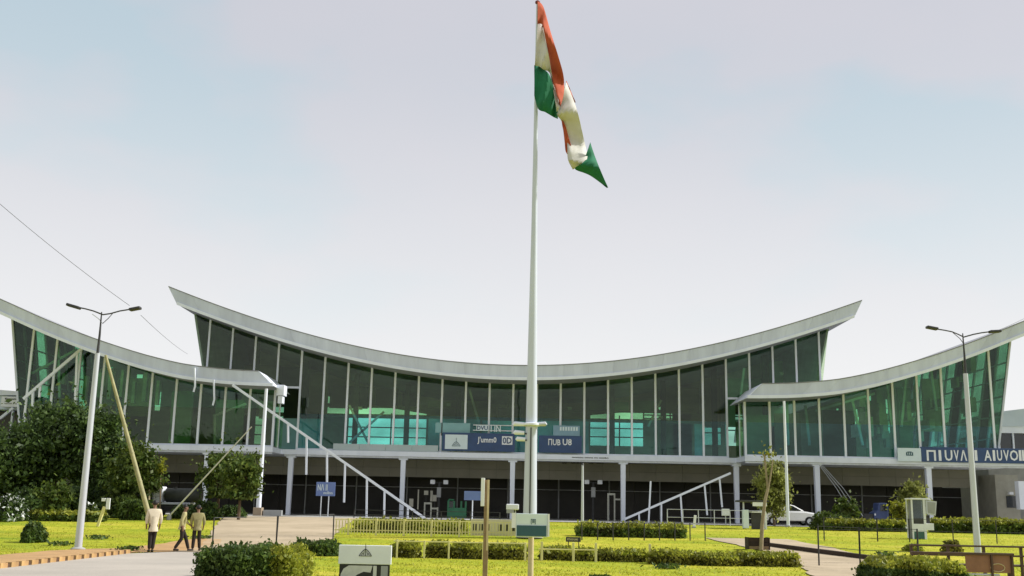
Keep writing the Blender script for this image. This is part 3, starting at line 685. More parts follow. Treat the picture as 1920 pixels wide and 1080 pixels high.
ring = MB().tube([(1.03, 50, rz - .05), (1.03, 50, rz - .02), (1.03, 50, rz + .06), (1.03, 50, rz + .09)], [.40, .46, .46, .38], 24).build('lamp_collar', WHITE, FP, smooth=True)
for k, (dx, dz, ln) in enumerate(((-.75, -.02, .42), (-.72, -.42, .46), (-.62, -.72, .36), (.62, 0, .55))):
    b = MB().tube([(1.03 + dx * 1.15, 49.8, rz + dz), (1.03 + dx * 1.05, 49.8, rz + dz + .05), (1.03 + dx * .45, 49.8, rz + dz + .03)], [.05, .11, .09], 12)
    arm = b.build('floodlight', WHITE if k < 3 else GALV, FP, smooth=True)
    MB().bar((1.03 + dx * .5, 49.8, rz + dz), (1.03 + dx * .2, 49.9, rz + dz), .06).build('arm', DARKM, arm)

FL = thing('flag', 'saffron white and green tricolour flag drooping from the tall white pole', 'flag', tuple(P(1010, 200, 49.7)))
def cloth(stations, d0, amp, ph, n=5, sub=6, into=None):
    """ruled strip through pairs of border points, smoothed along its length, rippled in depth"""
    A = np.array([s[:2] for s in stations], float); B = np.array([s[2:4] for s in stations], float); m_ = len(stations)
    def cr(Pt, t):
        i = min(int(t), m_ - 2); u = t - i; p0, p1, p2, p3 = Pt[max(i - 1, 0)], Pt[i], Pt[i + 1], Pt[min(i + 2, m_ - 1)]
        return .5 * (2 * p1 + (p2 - p0) * u + (2 * p0 - 5 * p1 + 4 * p2 - p3) * u * u + (3 * p1 - p0 - 3 * p2 + p3) * u ** 3)
    mb = into or MB(); vs = []; fs = []; R_ = (m_ - 1) * sub + 1
    for r_ in range(R_):
        t = r_ / sub; a = cr(A, t); b = cr(B, t)
        for k in range(n):
            q = a + (b - a) * k / (n - 1)
            dep = d0 + amp * math.sin(ph + t * 1.5 + k * .55) * min(1, t) + .07 * math.sin(t * 4.1 + k * 1.3 + ph)
            vs.append(P(q[0], q[1], 49.75 + dep))
    for r_ in range(R_ - 1):
        for k in range(n - 1): fs.append((r_ * n + k, r_ * n + k + 1, (r_ + 1) * n + k + 1, (r_ + 1) * n + k))
    return mb.add(vs, fs)
sa = cloth([(1008, 2, 1008, 45), (1019, 13, 1017, 47), (1032, 58, 1023, 75), (1045, 100, 1029, 106), (1055, 135, 1034, 139), (1058, 162, 1041, 167), (1056, 182, 1047, 187), (1051, 199, 1049, 199)], -.1, .28, .3)
cloth([(1054, 223, 1053, 228), (1061, 238, 1056, 244), (1067, 260, 1059, 270), (1073, 281, 1061, 285), (1077, 291, 1069, 295)], .30, .1, 2.0, into=sa)
cloth([(1062, 151, 1061, 156), (1067, 163, 1065, 168), (1073, 177, 1072, 182), (1079, 192, 1077, 193)], .45, .05, 1.0, into=sa)
wh = cloth([(1008, 44, 1003, 123), (1017, 46, 1012, 125), (1023, 74, 1020, 131), (1029, 105, 1028, 134), (1034, 138, 1033, 144), (1041, 166, 1039, 176), (1047, 186, 1042, 196), (1050, 198, 1043, 216)], -.06, .26, .4)
cloth([(1062, 154, 1047, 194), (1071, 176, 1044, 214), (1080, 200, 1052, 226), (1087, 226, 1060, 246), (1093, 253, 1064, 272), (1100, 284, 1064, 293), (1101, 297, 1067, 305), (1096, 306, 1074, 318)], .22, .32, 1.1, into=wh)
gr = cloth([(1002, 122, 1002, 179), (1010, 124, 1009, 204), (1020, 130, 1022, 210), (1030, 140, 1034, 217), (1037, 160, 1041, 221), (1042, 180, 1046, 223)], -.12, .2, .2)
cloth([(1107, 267, 1099, 291), (1112, 283, 1092, 306), (1119, 302, 1078, 317), (1129, 327, 1106, 329), (1140, 352, 1138, 352)], .12, .25, .7, into=gr)
for nm, mb, M in (('saffron_band', sa, SAFF), ('white_band', wh, FWHITE), ('green_band', gr, FGREEN)):
    o = mb.build(nm, M, FL, smooth=True); sm = o.modifiers.new('thickness', 'SOLIDIFY'); sm.thickness = .012

# ------------------------------------------------------------------ street lamps and overhead cables
def lamp_post(label, x, y, h, arms, base_z, lean=0.0):
    s = thing('street_lamp', label, 'street lamp', (x, y, base_z), 'twin arm street lamps')
    MB().tube([(x, y, base_z - .05), (x, y, base_z + h * .5), (x, y, base_z + h * .82)], [.125, .10, .085], 14).build('pole', GALV, s, smooth=True)
    MB().tube([(x, y, base_z + h * .82), (x + .01, y, base_z + h * .90), (x + .0, y, base_z + h)], [.05, .04, .02], 10).build('mast_tip', DARKM, s, smooth=True)
    MB().tube([(x, y, base_z), (x, y, base_z + .06), (x, y, base_z + .10)], [.24, .24, .14], 12).build('base_plate', CONC, s, smooth=True)
    for pts, head in arms:
        a = MB().tube(pts, .025, 8).build('arm', DARKM, s, smooth=True)
        d = (Vector(head[1]) - Vector(head[0])).normalized()
        MB().bar(head[0], head[1], .10, .26).build('lamp_head', DARKM, s, bevel=.03)
    return s
Y = 37.0; x = -14.54; zb = gz(x, Y)
A_ = lambda a, b: P(a, b, 37.0)
sl1 = lamp_post('leaning-looking white twin arm street lamp by the painted kerb', x, Y, A_(190, 585).z - zb,
    [([A_(193, 590), A_(175, 583), A_(160, 579), A_(150, 577)], (A_(150, 578), A_(126, 571))), ([A_(193, 590), A_(207, 588), A_(225, 583), A_(244, 580)], (A_(243, 581), A_(264, 577))),
     ], zb)
sl1['label'] = 'white twin arm street lamp standing in the left lawn by the painted kerb'
MB().tube([A_(192, 605), A_(184, 597), A_(173, 589)], .012, 6).build('brace', GALV, sl1); MB().tube([A_(192, 607), A_(203, 597), A_(211, 588)], .014, 6).build('brace', DARKM, sl1)
Y = 40.0; x = 17.3; zb = gz(x, Y); A_ = lambda a, b: P(a, b, 40.0)
sl2 = lamp_post('grey twin arm street lamp on the right behind the brown bench', x, Y, A_(1807, 625).z - zb,
    [([A_(1807, 632), A_(1797, 627), A_(1785, 622), A_(1770, 619), A_(1757, 617)], (A_(1758, 617), A_(1737, 613))), ([A_(1807, 632), A_(1825, 627), A_(1840, 624), A_(1856, 622)], (A_(1855, 622), A_(1876, 621)))], zb)
MB().tube([A_(1807, 645), A_(1800, 635), A_(1787, 624)], .014, 6).build('brace', DARKM, sl2)
def cable(label, p, q, sag):
    pts = [Vector(p).lerp(Vector(q), t / 14) - Vector((0, 0, sag * 4 * (t / 14) * (1 - t / 14))) for t in range(15)]
    tag(MB().tube(pts, .008, 5).build('overhead_cable', DARKM), label, 'cable', 'thin overhead cables')
cable('thin dark cable running from the upper left sky to the left street lamp', P(-60, 330, 33), P(243, 573, 37), .12)
cable('thin dark cable from the left street lamp down to the wing roof', P(264, 591, 37.2), P(352, 664, 74), .1)
cable('thin dark cable from the right street lamp to the right edge', P(1872, 619, 40), P(1960, 575, 46), .05)

# leaning yellow bamboo pole and slim poles in front of the left wing
b = MB(); p0 = P(284, 985, 41); p1 = P(198, 666, 41)
pts = [p0.lerp(p1, t / 12) for t in range(13)]
b.tube(pts, [.10 - .004 * t for t in range(13)], 12); o = b.build('leaning_pole', BAMBOO, smooth=True)
s = thing('leaning_pole', 'thick yellowish pole leaning left in front of the left wing', 'pole', tuple(p0)); o.name = 'shaft'; o.parent = s; o.location = (-p0.x, -p0.y, -p0.z)
for k in range(1, 12, 2):
    d = (p1 - p0).normalized(); c = p0.lerp(p1, k / 12)
    MB().tube([c - d * .03, c, c + d * .03], [.102 - .004 * k, .112 - .004 * k, .102 - .004 * k], 12).build('joint_ring', BAMBOO, s, smooth=True)
p0 = P(317, 968, 58); p1 = P(472, 800, 58)
s = thing('leaning_pole', 'thin pale pole leaning right beside the small trees', 'pole', tuple(p0)); MB().tube([p0, p0.lerp(p1, .5), p1], [.05, .038, .026], 10).build('shaft', mat('pale_pole', (.60, .60, .52), .6), s, smooth=True); MB().tube([p0 - Vector((0, 0, .2)), p0 + Vector((0, 0, .05))], [.14, .12], 10).build('foot', CONC, s)
s = thing('support_post', 'tall white post on a brown plinth under the left wing nose', 'post', (-16.12, 70, .95))
MB().tube([(-16.12, 70, 1.2), (-16.12, 70, 5), (-16.12, 70, 9.2)], [.17, .14, .10], 14).build('shaft', WHITE, s, smooth=True)
box('plinth', mat('plinth_brown', (.36, .28, .20), .8), s, -16.4, -15.85, 69.7, 70.3, .94, 1.5, .02); box('plinth', GREYP, s, -15.8, -14.6, 69.9, 70.3, .985, 1.35, .02)
s = thing('lamp_pole', 'thin grey pole in front of the glazing right of the flagpole', 'pole', (P(1092, 960, 60).x, 60, gz(5, 60)))
q = P(1092, 960, 60).x; MB().tube([(q, 60, .88), (q, 60, P(1092, 872, 60).z)], [.085, .06], 10).build('shaft', GALV, s, smooth=True); MB().tube([(q, 60, P(1092, 872, 60).z), (q, 60, P(1092, 868, 60).z)], [.09, .05], 10).build('cap', DARKM, s)
s = thing('support_post', 'tall slim white post in front of the right wing beside the bare tree', 'post', (P(1478, 990, 66).x, 66, .95))
q = P(1478, 990, 66).x; MB().tube([(q, 66, .95), (q, 66, P(1475, 752, 66).z)], [.10, .075], 10).build('shaft', WHITE, s, smooth=True); MB().tube([(q, 66, .95), (q, 66, 1.05)], [.2, .18], 10).build('foot', CONC, s)

for k, (dx, lab) in enumerate(((0, 'leftmost thin stay cable sloping from the right wing column'), (9, 'middle thin stay cable sloping from the right wing column'), (18, 'rightmost thin stay cable sloping from the right wing column'))):
    tag(MB().tube([P(1537 + dx * .3, 873, 76.5), P(1568 + dx * .7, 915, 74), P(1600 + dx, 968, 71.5)], .03, 6).build('stay_cable', GREYP), lab, 'cable', 'stay cables under the right wing')
# ------------------------------------------------------------------ sloping rails
def sloping_rail(name, label, p, q, posts, Y, wd=.16):
    a = P(*p, Y); b = P(*q, Y); s = thing(name, label, 'railing', (b.x, Y, b.z))
    MB().bar(a, b, wd, wd * .7).build('rail', WHITE, s)
    for px, py0, py1 in posts:
        py0 = p[1] + (q[1] - p[1]) * (px[0] - p[0]) / (q[0] - p[0]) + 1 if py0 > 0 and name == 'stair_rail' and px[0] != 1220 else py0
        MB().bar(P(px[0], py0, Y + .06), P(px[1], py1, Y + .06), wd * .75).build('baluster', WHITE, s)
    return s
s = sloping_rail('stair_rail', 'long white diagonal stair rail descending from the left wing to the entrance', (436, 722), (797, 972),
    [((575, 574), 828, 890), ((613, 613), 846, 915), ((647, 645), 872, 942), ((688, 687), 900, 974), ((721, 720), 922, 974), ((765, 764), 952, 976), ((795, 795), 970, 990), ((497, 495), 766, 830), ((540, 540), 800, 830)], 73.0)
MB().bar(P(745, 940, 73.3), P(790, 966, 73.3), .1).build('lower_rail', DARKM, s)
s = sloping_rail('stair_rail', 'white diagonal stair rail rising to the right between the right columns', (1370, 887), (1172, 973),
    [((1198, 1199), 962, 985), ((1220, 1216), 902, 982), ((1240, 1240), 944, 985), ((1276, 1280), 927, 985), ((1321, 1326), 906, 966), ((1349, 1354), 893, 951)], 73.0, .14)
s = sloping_rail('stair_rail', 'white diagonal rail across the glazing of the left wing', (160, 648), (44, 748), [((145, 141), 662, 760), ((62, 61), 735, 762), ((76, 74), 722, 745)], 76.2, .2)

# ------------------------------------------------------------------ boards on posts
def post_sign(name, label, r, Y, M, posts, th=.06, postM=GALV, pr=.035, foot=None):
    x0, x1, z0, z1 = rect(*r, Y); gzv = gz((x0 + x1) / 2, Y) if foot is None else foot
    s = thing(name, label, 'sign', ((x0 + x1) / 2, Y, gzv))
    box('board', M, s, x0, x1, Y, Y + th, z0, z1, .01)
    for px in posts:
        q = P(px, r[3], Y).x; MB().tube([(q, Y + th + pr, gzv - .1), (q, Y + th + pr, z1 - .05)], pr, 10).build('post', postM, s, smooth=True)
    return s, (x0, x1, z0, z1)
s, a = post_sign('information_board', 'square blue board with faint white writing under the long stair rail', (592, 629, 904, 930), 71, BLUE2, (602, 616))
letters('N\u039b II', PALE, s, a[0] + .1, a[0] + .75, a[2] + .35, a[3] - .12, 70.99, depth=.01); letters('nnIInn', PALE, s, a[0] + .5, a[1] - .15, a[2] + .12, a[2] + .3, 70.99, depth=.01)
s, a = post_sign('information_board', 'blank blue board on a thin white post beside the wooden post', (870, 904, 921, 938), 70, BLUE2, (886,), postM=WHITE)
s, a = post_sign('direction_sign', 'white and dark teal sign on a white post in front of the flagpole', (967, 1027, 963, 1007), 25, PALE, (996,), .05, PALEW, .065)
box('lower_panel', TEALD, s, a[0] + .02, a[1] - .03, 24.98, 24.998, a[2] + .02, a[2] + .26); letters('[I8]', TEALD, s, (a[0] + a[1]) / 2 - .02, (a[0] + a[1]) / 2 + .09, a[3] - .24, a[3] - .12, 24.998, depth=.006)
box('edge_trim', SIGNW, s, a[1] + .001, a[1] + .045, 24.97, 25.06, a[2] + .02, a[3]); box('edge_trim', SIGNW, s, a[0] - .10, a[0] - .001, 25.0, 25.05, a[2] + .2, a[3] + .01)
x0, x1, z0, z1 = rect(633, 735, 1023, 1090, 25.5)
s = thing('emblem_board', 'white board with dome emblem above a black and white picture at the bottom edge', 'sign', ((x0 + x1) / 2, 25.5, 0))
zm = P(684, 1058, 25.5).z
box('upper_panel', SIGNW, s, x0, x1, 25.46, 25.56, zm, z1 + .01, .012); dome_icon(s, (x0 + x1) / 2 + .01, zm + .19, .29, 25.45, BLACK)
box('picture_panel', BLACK, s, x0 + .03, x1 - .03, 25.48, 25.54, z0, zm - .002)
arc = [(x0 + .06, z0), (x0 + .07, z0 + .16), (x0 + .13, z0 + .28), (x0 + .25, z0 + .355), (x0 + .42, zm - .03), (x0 + .80, zm - .03), (x0 + .76, z0 + .2), (x0 + .6, z0 + .22), (x0 + .45, z0 + .15), (x0 + .3, z0)]
MB().prism(arc, 25.47, 25.479).build('picture_shape', GREYP if False else mat('picture_white', (.62, .62, .60), .5, (.5, .5, .49), 6), s)
box('picture_stripe', GREYP, s, x0 + 1.0, x0 + 1.16, 25.47, 25.479, z0, zm - .03); box('picture_stripe', mat('picture_white', (.6, .6, .6)), s, x0 + .82, x0 + .90, 25.47, 25.479, z0 + .1, zm - .03)
for xx in (x0 + .1, x1 - .1): MB().tube([(xx, 25.6, -.1), (xx, 25.6, z1 - .1)], .035, 10).build('leg', GALV, s)
s = thing('notice_post', 'tall brown wooden post with a narrow white plate on the lawn', 'post', (P(911, 1000, 24).x, 24, 0))
q = P(911, 1000, 24).x; zt = P(911, 898, 24).z
box('post', WOOD, s, q - .055, q + .055, 24, 24.11, -.1, zt - .02, .008); box('pale_face', PALEW, s, q + .010, q + .056, 23.985, 23.998, .8, zt - .015)
a = rect(901, 909, 896, 949, 23.9); box('plate', SIGNW, s, a[0], a[1], 23.9, 24.25, a[2], a[3], .006)
s = thing('white_box_sign', 'small white box sign just left of the flagpole base', 'sign', (P(960, 960, 55).x, 55, gz(0, 55)))
a = rect(949, 973, 945, 956, 55); box('box', SIGNW, s, a[0], a[1], 55, 55.4, a[2], a[3], .05); box('lower_box', GREYP, s, a[0] + .02, a[0] + .4, 55, 55.3, a[2] - .17, a[2] - .003); MB().tube([((a[0] + a[1]) / 2 + .15, 55.2, .7), ((a[0] + a[1]) / 2 + .15, 55.2, a[2])], .03).build('post', GALV, s)
s = thing('white_box_sign', 'small white notice box on a post under the right stair rail', 'sign', (P(1360, 960, 68).x, 68, .95))
a = rect(1354, 1368, 954, 967, 68); box('box', SIGNW, s, a[0], a[1], 68, 68.2, a[2], a[3], .02); MB().tube([((a[0] + a[1]) / 2, 68.1, .94), ((a[0] + a[1]) / 2, 68.1, a[2])], .03).build('post', GALV, s)
for px, lab in ((1301, 'short white bollard post on the lawn edge below the right stair rail'),):
    q = P(px, 990, 60); s = thing('marker_post', lab, 'post', (q.x, 60, .9)); MB().bar((q.x, 60, .85), (q.x + .09, 60, P(px, 966, 60).z), .13).build('shaft', SIGNW, s, bevel=.01); MB().bar((q.x, 60, .85), (q.x, 60, .95), .2).build('foot', CONC, s)

# ------------------------------------------------------------------ things in the shade of the ground floor
for px, lab in ((822, 'dark post with twin white floodlights left of the flagpole'), (1112, 'dark post with twin white floodlights right of the flagpole')):
    q = P(px, 960, 82); s = thing('floodlight_post', lab, 'lamp', (q.x, 82, .98), 'floodlight posts by the entrance')
    zt = P(px, 905, 82).z
    MB().tube([(q.x, 82, .98), (q.x, 82, zt)], .09, 10).build('post', DARKM, s); MB().bar((q.x - .5, 82, zt), (q.x + .5, 82, zt), .07).build('crossbar', DARKM, s)
    for d in (-.5, .5): box('floodlight', SIGNW, s, q.x + d - .18, q.x + d + .18, 81.7, 81.96, zt - .12, zt + .2, .04)
    box('control_box', GREYP, s, q.x - .16, q.x + .16, 81.8, 81.98, zt - 1.1, zt - .35, .02)
a = rect(838, 875, 937, 971, 82.5)
s = thing('ticket_booth', 'green booth with open arched windows in the shaded entrance', 'booth', ((a[0] + a[1]) / 2, 82.5, .98))
box('counter', GREENB, s, a[0], a[1], 82.4, 83.6, .985, a[2] + .75, .03)
for x_ in (a[0] + .05, a[0] + .5, a[1] - .42, a[1] - .08): box('pillar', GREENB, s, x_ - .05, x_ + .09, 82.5, 82.62, a[2] + .751, a[3] - .1)
b = MB().tube([(a[0] + .05, 82.56, a[3] - .1), (a[0] + .15, 82.56, a[3]), (a[0] + .5, 82.56, a[3] - .02)], .06, 8); b.build('arch', GREENB, s)
box('pane', GL_GREY, s, a[0] + .15, a[0] + .45, 82.54, 82.56, a[2] + .76, a[3] - .12)
for k, (px, p0, p1, w_) in enumerate(((784, 918, 955, 3.5), (771, 935, 950, 8), (799, 920, 928, 8), (809, 920, 940, 5), (815, 928, 940, 7))):
    a = rect(px - w_ / 2 - .1, px + w_ / 2 + .1, p0, p1, 83); s = thing('wall_notice', ['tall narrow pale notice in the shaded entrance', 'square pale notice left of the narrow pale notice', 'small framed notice under the left floodlights', 'upright beige panel under the left floodlights', 'low beige panel nearest the dark floodlight post'][k], 'notice', ((a[0] + a[1]) / 2, 83, .98))
    box('plate', mat('beige_notice', (.62, .60, .50), .6), s, a[0], a[1], 83, 83.06, a[2], a[3]); box('post', DARKM, s, (a[0] + a[1]) / 2 - .025, (a[0] + a[1]) / 2 + .025, 83.061, 83.11, .98, a[3] - .02)
# white desks and door frames
for k, (px0, px1, py0, py1, lab) in enumerate(((794, 822, 942, 975, 'pale arched desk frame beside the green booth'), (1139, 1166, 925, 962, 'grey portal frame left of the column right of the flagpole'))):
    a = rect(px0, px1, py0, py1, 80.8); s = thing('portal_frame', lab, 'frame', ((a[0] + a[1]) / 2, 80.8, .98))
    M = mat('frame_beige', (.50, .50, .42), .6)
    for x_ in (a[0], (a[0] * .55 + a[1] * .45), a[1] - .1): box('upright', M, s, x_, x_ + .1, 80.8, 80.95, .98, a[3] - (.0 if x_ < a[1] - .2 else .35))
    box('lintel', M, s, a[0] + .101, a[0] * .55 + a[1] * .45 - .001, 80.8, 80.95, a[3] - .14, a[3]); box('shelf', M, s, a[0] * .55 + a[1] * .45 + .101, a[1] - .101, 80.8, 81.2, a[3] - .5, a[3] - .38)

# dark guard rails along the forecourt
def guard(label, pts, z, h, gap, M=DARKM, top=.035, thin=.014, name='guard_rail', n_rails=1, group=None):
    s = thing(name, label, 'railing', (pts[0][0], pts[0][1], gz(*pts[0])), group)
    for (xa, ya), (xb, yb) in zip(pts[:-1], pts[1:]):
        L_ = math.hypot(xb - xa, yb - ya); n = max(1, round(L_ / gap))
        for k in range(n + 1):
            t = k / n; x = xa + (xb - xa) * t; y = ya + (yb - ya) * t; zz = gz(x, y)
            MB().tube([(x, y, zz - .05), (x + random.uniform(-.02, .02), y, zz + h)], thin * 2, 6).build('post', M, s)
        for r_ in range(n_rails):
            hh = h * (1 - r_ / max(1, n_rails)) - .02
            MB().tube([(xa + (xb - xa) * t / 8, ya + (yb - ya) * t / 8, gz(xa + (xb - xa) * t / 8, ya + (yb - ya) * t / 8) + hh) for t in range(9)], top / 2, 6).build('rail', M, s)
    return s
guard('dark wire fence with slim posts across the sandy path on the left', [(P(400, 1000, 41).x, 41), (P(519, 1000, 43.5).x, 43.5), (P(625, 1000, 46).x, 46)], 0, 1.15, 2.35, top=.02, name='wire_fence')
guard('grey guard rail along the forecourt right of the flagpole', [(9.8, 66.5), (15.6, 66.5)], 0, .95, 1.05, GALV, n_rails=2)
guard('long dark guard rail along the forecourt edge left of the flagpole', [(-9.5, 67), (-.5, 67)], 0, .55, 1.8, DARKM, n_rails=2)
guard('leaning dark wire fence in front of the right lawn', [(P(1535, 1040, 37).x, 37), (P(1612, 1040, 34).x, 34), (P(1722, 1040, 33).x, 33)], 0, 1.35, 2.1, top=.02, name='wire_fence', n_rails=2)
guard('thin dark wire fence along the far right lawn', [(P(1545, 1000, 52).x, 52), (P(1645, 1000, 52).x, 52), (P(1705, 1000, 52).x, 52), (P(1950, 1000, 52).x, 52)], 0, 1.1, 2.4, top=.018, name='wire_fence', n_rails=2)
guard('thin dark wire fence along the lawn right of the flagpole', [(3.4, 49.5), (9.2, 50.5)], 0, .8, .75, top=.02, name='wire_fence')

# pale yellow picket fence on the terrace
s = thing('picket_fence', 'pale yellow picket fence on the terrace lawn left of the flagpole', 'fence', (-8.3, 50, gz(-8, 50)))
xa, xb = P(627, 1000, 50).x, P(962, 1000, 50).x; zt = 1.12
pme = MB().box(-.022, .022, 0, .03, 0, .60).build('picket', YELP); pm_ = pme.data; bpy.data.objects.remove(pme)
box('top_rail', YELP, s, xa, xb, 49.97, 50.04, zt - .045, zt, .008); box('low_rail', YELP, s, xa, xb, 49.985, 50.04, .60, .65)
n = 58
for k in range(n):
    x = xa + (xb - xa) * (k + .5) / n
    if k % 9 == 4: box('post', YELP, s, x - .05, x + .05, 49.9, 50.0, .40, zt + .03, .01)
    else: link('picket', pm_, s, (x - s.location.x, -.066, .46 - s.location.z))
s = thing('block_wall', 'low pale block wall with small dark openings behind the wooden post', 'wall', (P(935, 990, 51).x, 51, gz(0, 51)))
a = rect(882, 968, 974, 1000, 51.2); box('wall', mat('pale_block', (.62, .58, .38), .9, (.54, .50, .32), 2, .2), s, a[0], a[1], 51.2, 51.4, .45, a[3], .01)
for k in range(7):
    x = a[0] + .12 + .30 * k
    if k != 3: box('opening', mat('opening_dark', (.05, .05, .03), .9), s, x, x + .17, 51.19, 51.198, a[2] + .12, a[3] - .22)
# low pale post and rail fence above the middle hedge
s = thing('rail_fence', 'low pale yellow post and rail fence along the middle hedge', 'fence', (-2, 37.0, 0))
xa, xb = P(738, 1017, 37).x, P(1000, 1017, 37).x; zr = P(870, 1016, 37).z
box('rail', YELP, s, xa, xb, 37.0, 37.05, zr - .04, zr, .008)
for px in (745, 796, 842, 906, 985): q = P(px, 1017, 37).x; box('post', YELP, s, q - .03, q + .03, 36.94, 36.998, -.05, zr + .02, .008)
s = thing('rail_fence', 'pale post and rail stub among the hedge right of the flagpole', 'fence', (4, 37.0, 0))
for px in (1016, 1075, 1117, 1218): q = P(px, 1017, 37).x; box('post', YELP, s, q - .04, q + .04, 36.9, 36.99, -.05, zr + .05, .008)
box('rail', YELP, s, P(1010, 1017, 37).x, P(1120, 1017, 37).x, 37.0, 37.05, zr - .21, zr - .17, .008)
s = thing('notice_plate', 'small dark notice plate on the hedge right of the flagpole', 'sign', (P(1075, 1010, 39).x, 39, .1)); a = rect(1061, 1089, 1007, 1016, 39); box('plate', DARKM, s, a[0], a[1], 39, 39.03, a[2], a[3]); letters('moue', YELP, s, a[0] + .05, a[1] - .1, a[2] + .05, a[3] - .05, 39, depth=.008)
for dx in (.08, .45): box('leg', DARKM, s, a[0] + dx, a[0] + dx + .03, 39.04, 39.07, 0, a[2] + .05)
# dark timber edging and crate on the right path
pa, pb = P(1436, 1008, 48), P(1676, 1055, 40.3)
pa.z = gz(pa.x, 48) + .09; pb.z = gz(pb.x, 40.3) + .09
s = thing('timber_edging', 'dark timber beam lying along the sandy path on the right', 'beam', tuple(pb))
for k in range(3):
    u = pa.lerp(pb, k / 3 + .004); v = pa.lerp(pb, (k + 1) / 3 - .004); MB().bar(u, v, .20, .16).build('beam', TIMBER, s, bevel=.015)
q = P(1420, 1024, 46); z_ = gz(q.x, 46)
s = thing('crate', 'dark brown open crate on the sandy path by the bare tree', 'crate', (q.x, 46, z_))
for k in range(3): box('slat', TIMBER if k else WOOD, s, q.x - .45, q.x + .45, 45.7, 45.74, z_ + .03 + .15 * k, z_ + .16 + .15 * k)
for d in (-.46, .42): box('side', TIMBER, s, q.x + d, q.x + d + .04, 45.66, 46.3, z_ + .02, z_ + .52)
box('back', TIMBER, s, q.x - .45, q.x + .45, 46.27, 46.3, z_ + .03, z_ + .5)

# brown bench and rail at the lower right
s = thing('bench', 'long dark brown rail bench at the lower right corner', 'bench', (P(1810, 1060, 30).x, 30, 0))
zt = P(1810, 1022, 30).z; xa, xb = P(1708, 1022, 30).x, P(1960, 1022, 30).x
box('top_rail', BROWNM, s, xa, xb, 30.0, 30.06, zt - .05, zt, .008); box('middle_rail', BROWNM, s, xa, xb, 30.0, 30.05, zt - .30, zt - .25, .008)
for px in (1711, 1780, 1847, 1917): q = P(px, 1030, 30).x; box('post', BROWNM, s, q - .035, q + .035, 30.062, 30.13, -.05, zt - .005, .006)
box('seat', BROWNM, s, xa + .1, xb, 30.14, 30.55, .40, .45, .01)
s = thing('board_stand', 'brown board in a dark frame in front of the rail bench', 'board', (P(1850, 1070, 28).x, 28, 0))
a = rect(1813, 1893, 1041, 1074, 28); box('panel', BROWNP, s, a[0], a[1], 28.0, 28.05, a[2], a[3]); box('frame_top', BROWNM, s, a[0] - 1.4, a[1] + .1, 27.95, 28.08, a[3] + .002, a[3] + .06, .006)
for xx in (a[1] + .02, a[0] + .62): box('frame_post', BROWNM, s, xx, xx + .045, 27.94, 27.998, -.05, a[3] + .001)
box('frame_post', BROWNM, s, a[1] - .02, a[1] + .08, 28.09, 28.16, -.05, a[3]); MB().tube([(a[0] - .2, 28.02, a[2] - .05), (a[1] - .3, 28.02, a[2] - .05), (a[1] - .25, 28.02, a[2] - .15)], .03, 8).build('foot_rail', GALV, s)
MB().tube([(a[0] + .8 + .18 * math.cos(t * .52), 27.99, a[2] + .13 + .1 * math.sin(t * .52)) for t in range(13)], .012, 6).build('ornament', PALEW, s)

# ------------------------------------------------------------------ guard kiosk, desk, vehicles
Y = 54; gk = gz(21, Y)
x0, x1, z0, z1 = rect(1712, 1754, 935, 1002, Y)
s = thing('guard_kiosk', 'white guard kiosk with grey windows on the right lawn', 'kiosk', ((x0 + x1) / 2, Y, gk)); xm = x0 + .58
for xa, xb, ya, yb in ((x0, x0 + .06, Y, Y + 1.2), (xm, xm + .12, Y, Y + .12), (x1 - .5, x1 - .42, Y + .62, Y + .7), (x0, x0 + .06, Y + .71, Y + .77)):
    box('corner_post', SIGNW, s, xa, xb, ya, yb if yb - ya < .3 else ya + .08, gk, z1 - .05)
box('base_panel', mat('kiosk_teal', (.05, .13, .11), .5), s, x0 + .061, xm - .001, Y + .02, Y + .06, gk + .02, gk + .37); box('white_panel', SIGNW, s, x0 + .061, xm - .001, Y + .01, Y + .06, gk + .372, gk + .75)
box('dark_panel', DARKM, s, x0 + .061, xm - .001, Y + .03, Y + .06, gk + .752, gk + 1.02); box('window', GL_GREY, s, x0 + .061, xm - .001, Y + .03, Y + .05, gk + 1.022, z1 - .06)
box('back_panel', GREYP, s, x0 + .07, x1 - .5, Y + .62, Y + .66, gk, z1 - .06); box('roof', SIGNW, s, x0 - .03, x1 - .3, Y - .05, Y + .8, z1 - .05, z1 + .02, .01)
box('side_counter', SIGNW, s, xm + .121, x1 - .15, Y + .02, Y + .6, gk + .45, gk + .78, .01); box('side_dark', DARKM, s, xm + .14, xm + .42, Y + .3, Y + .34, gk + .79, gk + 1.18)
b = MB().prism([(xm + .13, z1 - .75), (x1 - .08, z1 - .82), (x1 + .02, z1 - .12), (xm + .13, z1 - .08)], Y - .1, Y - .02); o = b.build('screen', GALV, s)
MB().prism([(xm + .19, z1 - .69), (x1 - .13, z1 - .74), (x1 - .05, z1 - .18), (xm + .19, z1 - .14)], Y - .112, Y - .101).build('screen_glass', GREYP, o)

Y = 60; gk = gz(13, Y)
x0, x1, z0, z1 = rect(1392, 1436, 938, 1000, Y)
s = thing('security_desk', 'small security shelter with flat dark roof beside the white car', 'shelter', ((x0 + x1) / 2, Y, gk))
box('roof', DARKM, s, x0 - .1, x1 + .1, Y - .3, Y + 1.2, z1 - .1, z1, .01)
for xx in (x0 + .1, x1 - .1): MB().tube([(xx, Y, gk - .05), (xx, Y, z1 - .1)], .05).build('post', GALV, s)
box('cabinet', PALE, s, x0 + .02, x0 + .33, Y - .25, Y + .1, gk + .05, gk + 1.05, .02); box('desk_top', SIGNW, s, x0 + .5, x1 - .05, Y - .2, Y + .4, gk + .9, gk + .96)
box('sign', SIGNW, s, x0 + .55, x1 - .02, Y - .28, Y - .24, gk + 1.25, gk + 1.5, .01); box('desk_front', DARKM, s, x0 + .5, x1 - .3, Y - .1, Y - .05, gk, gk + .899)
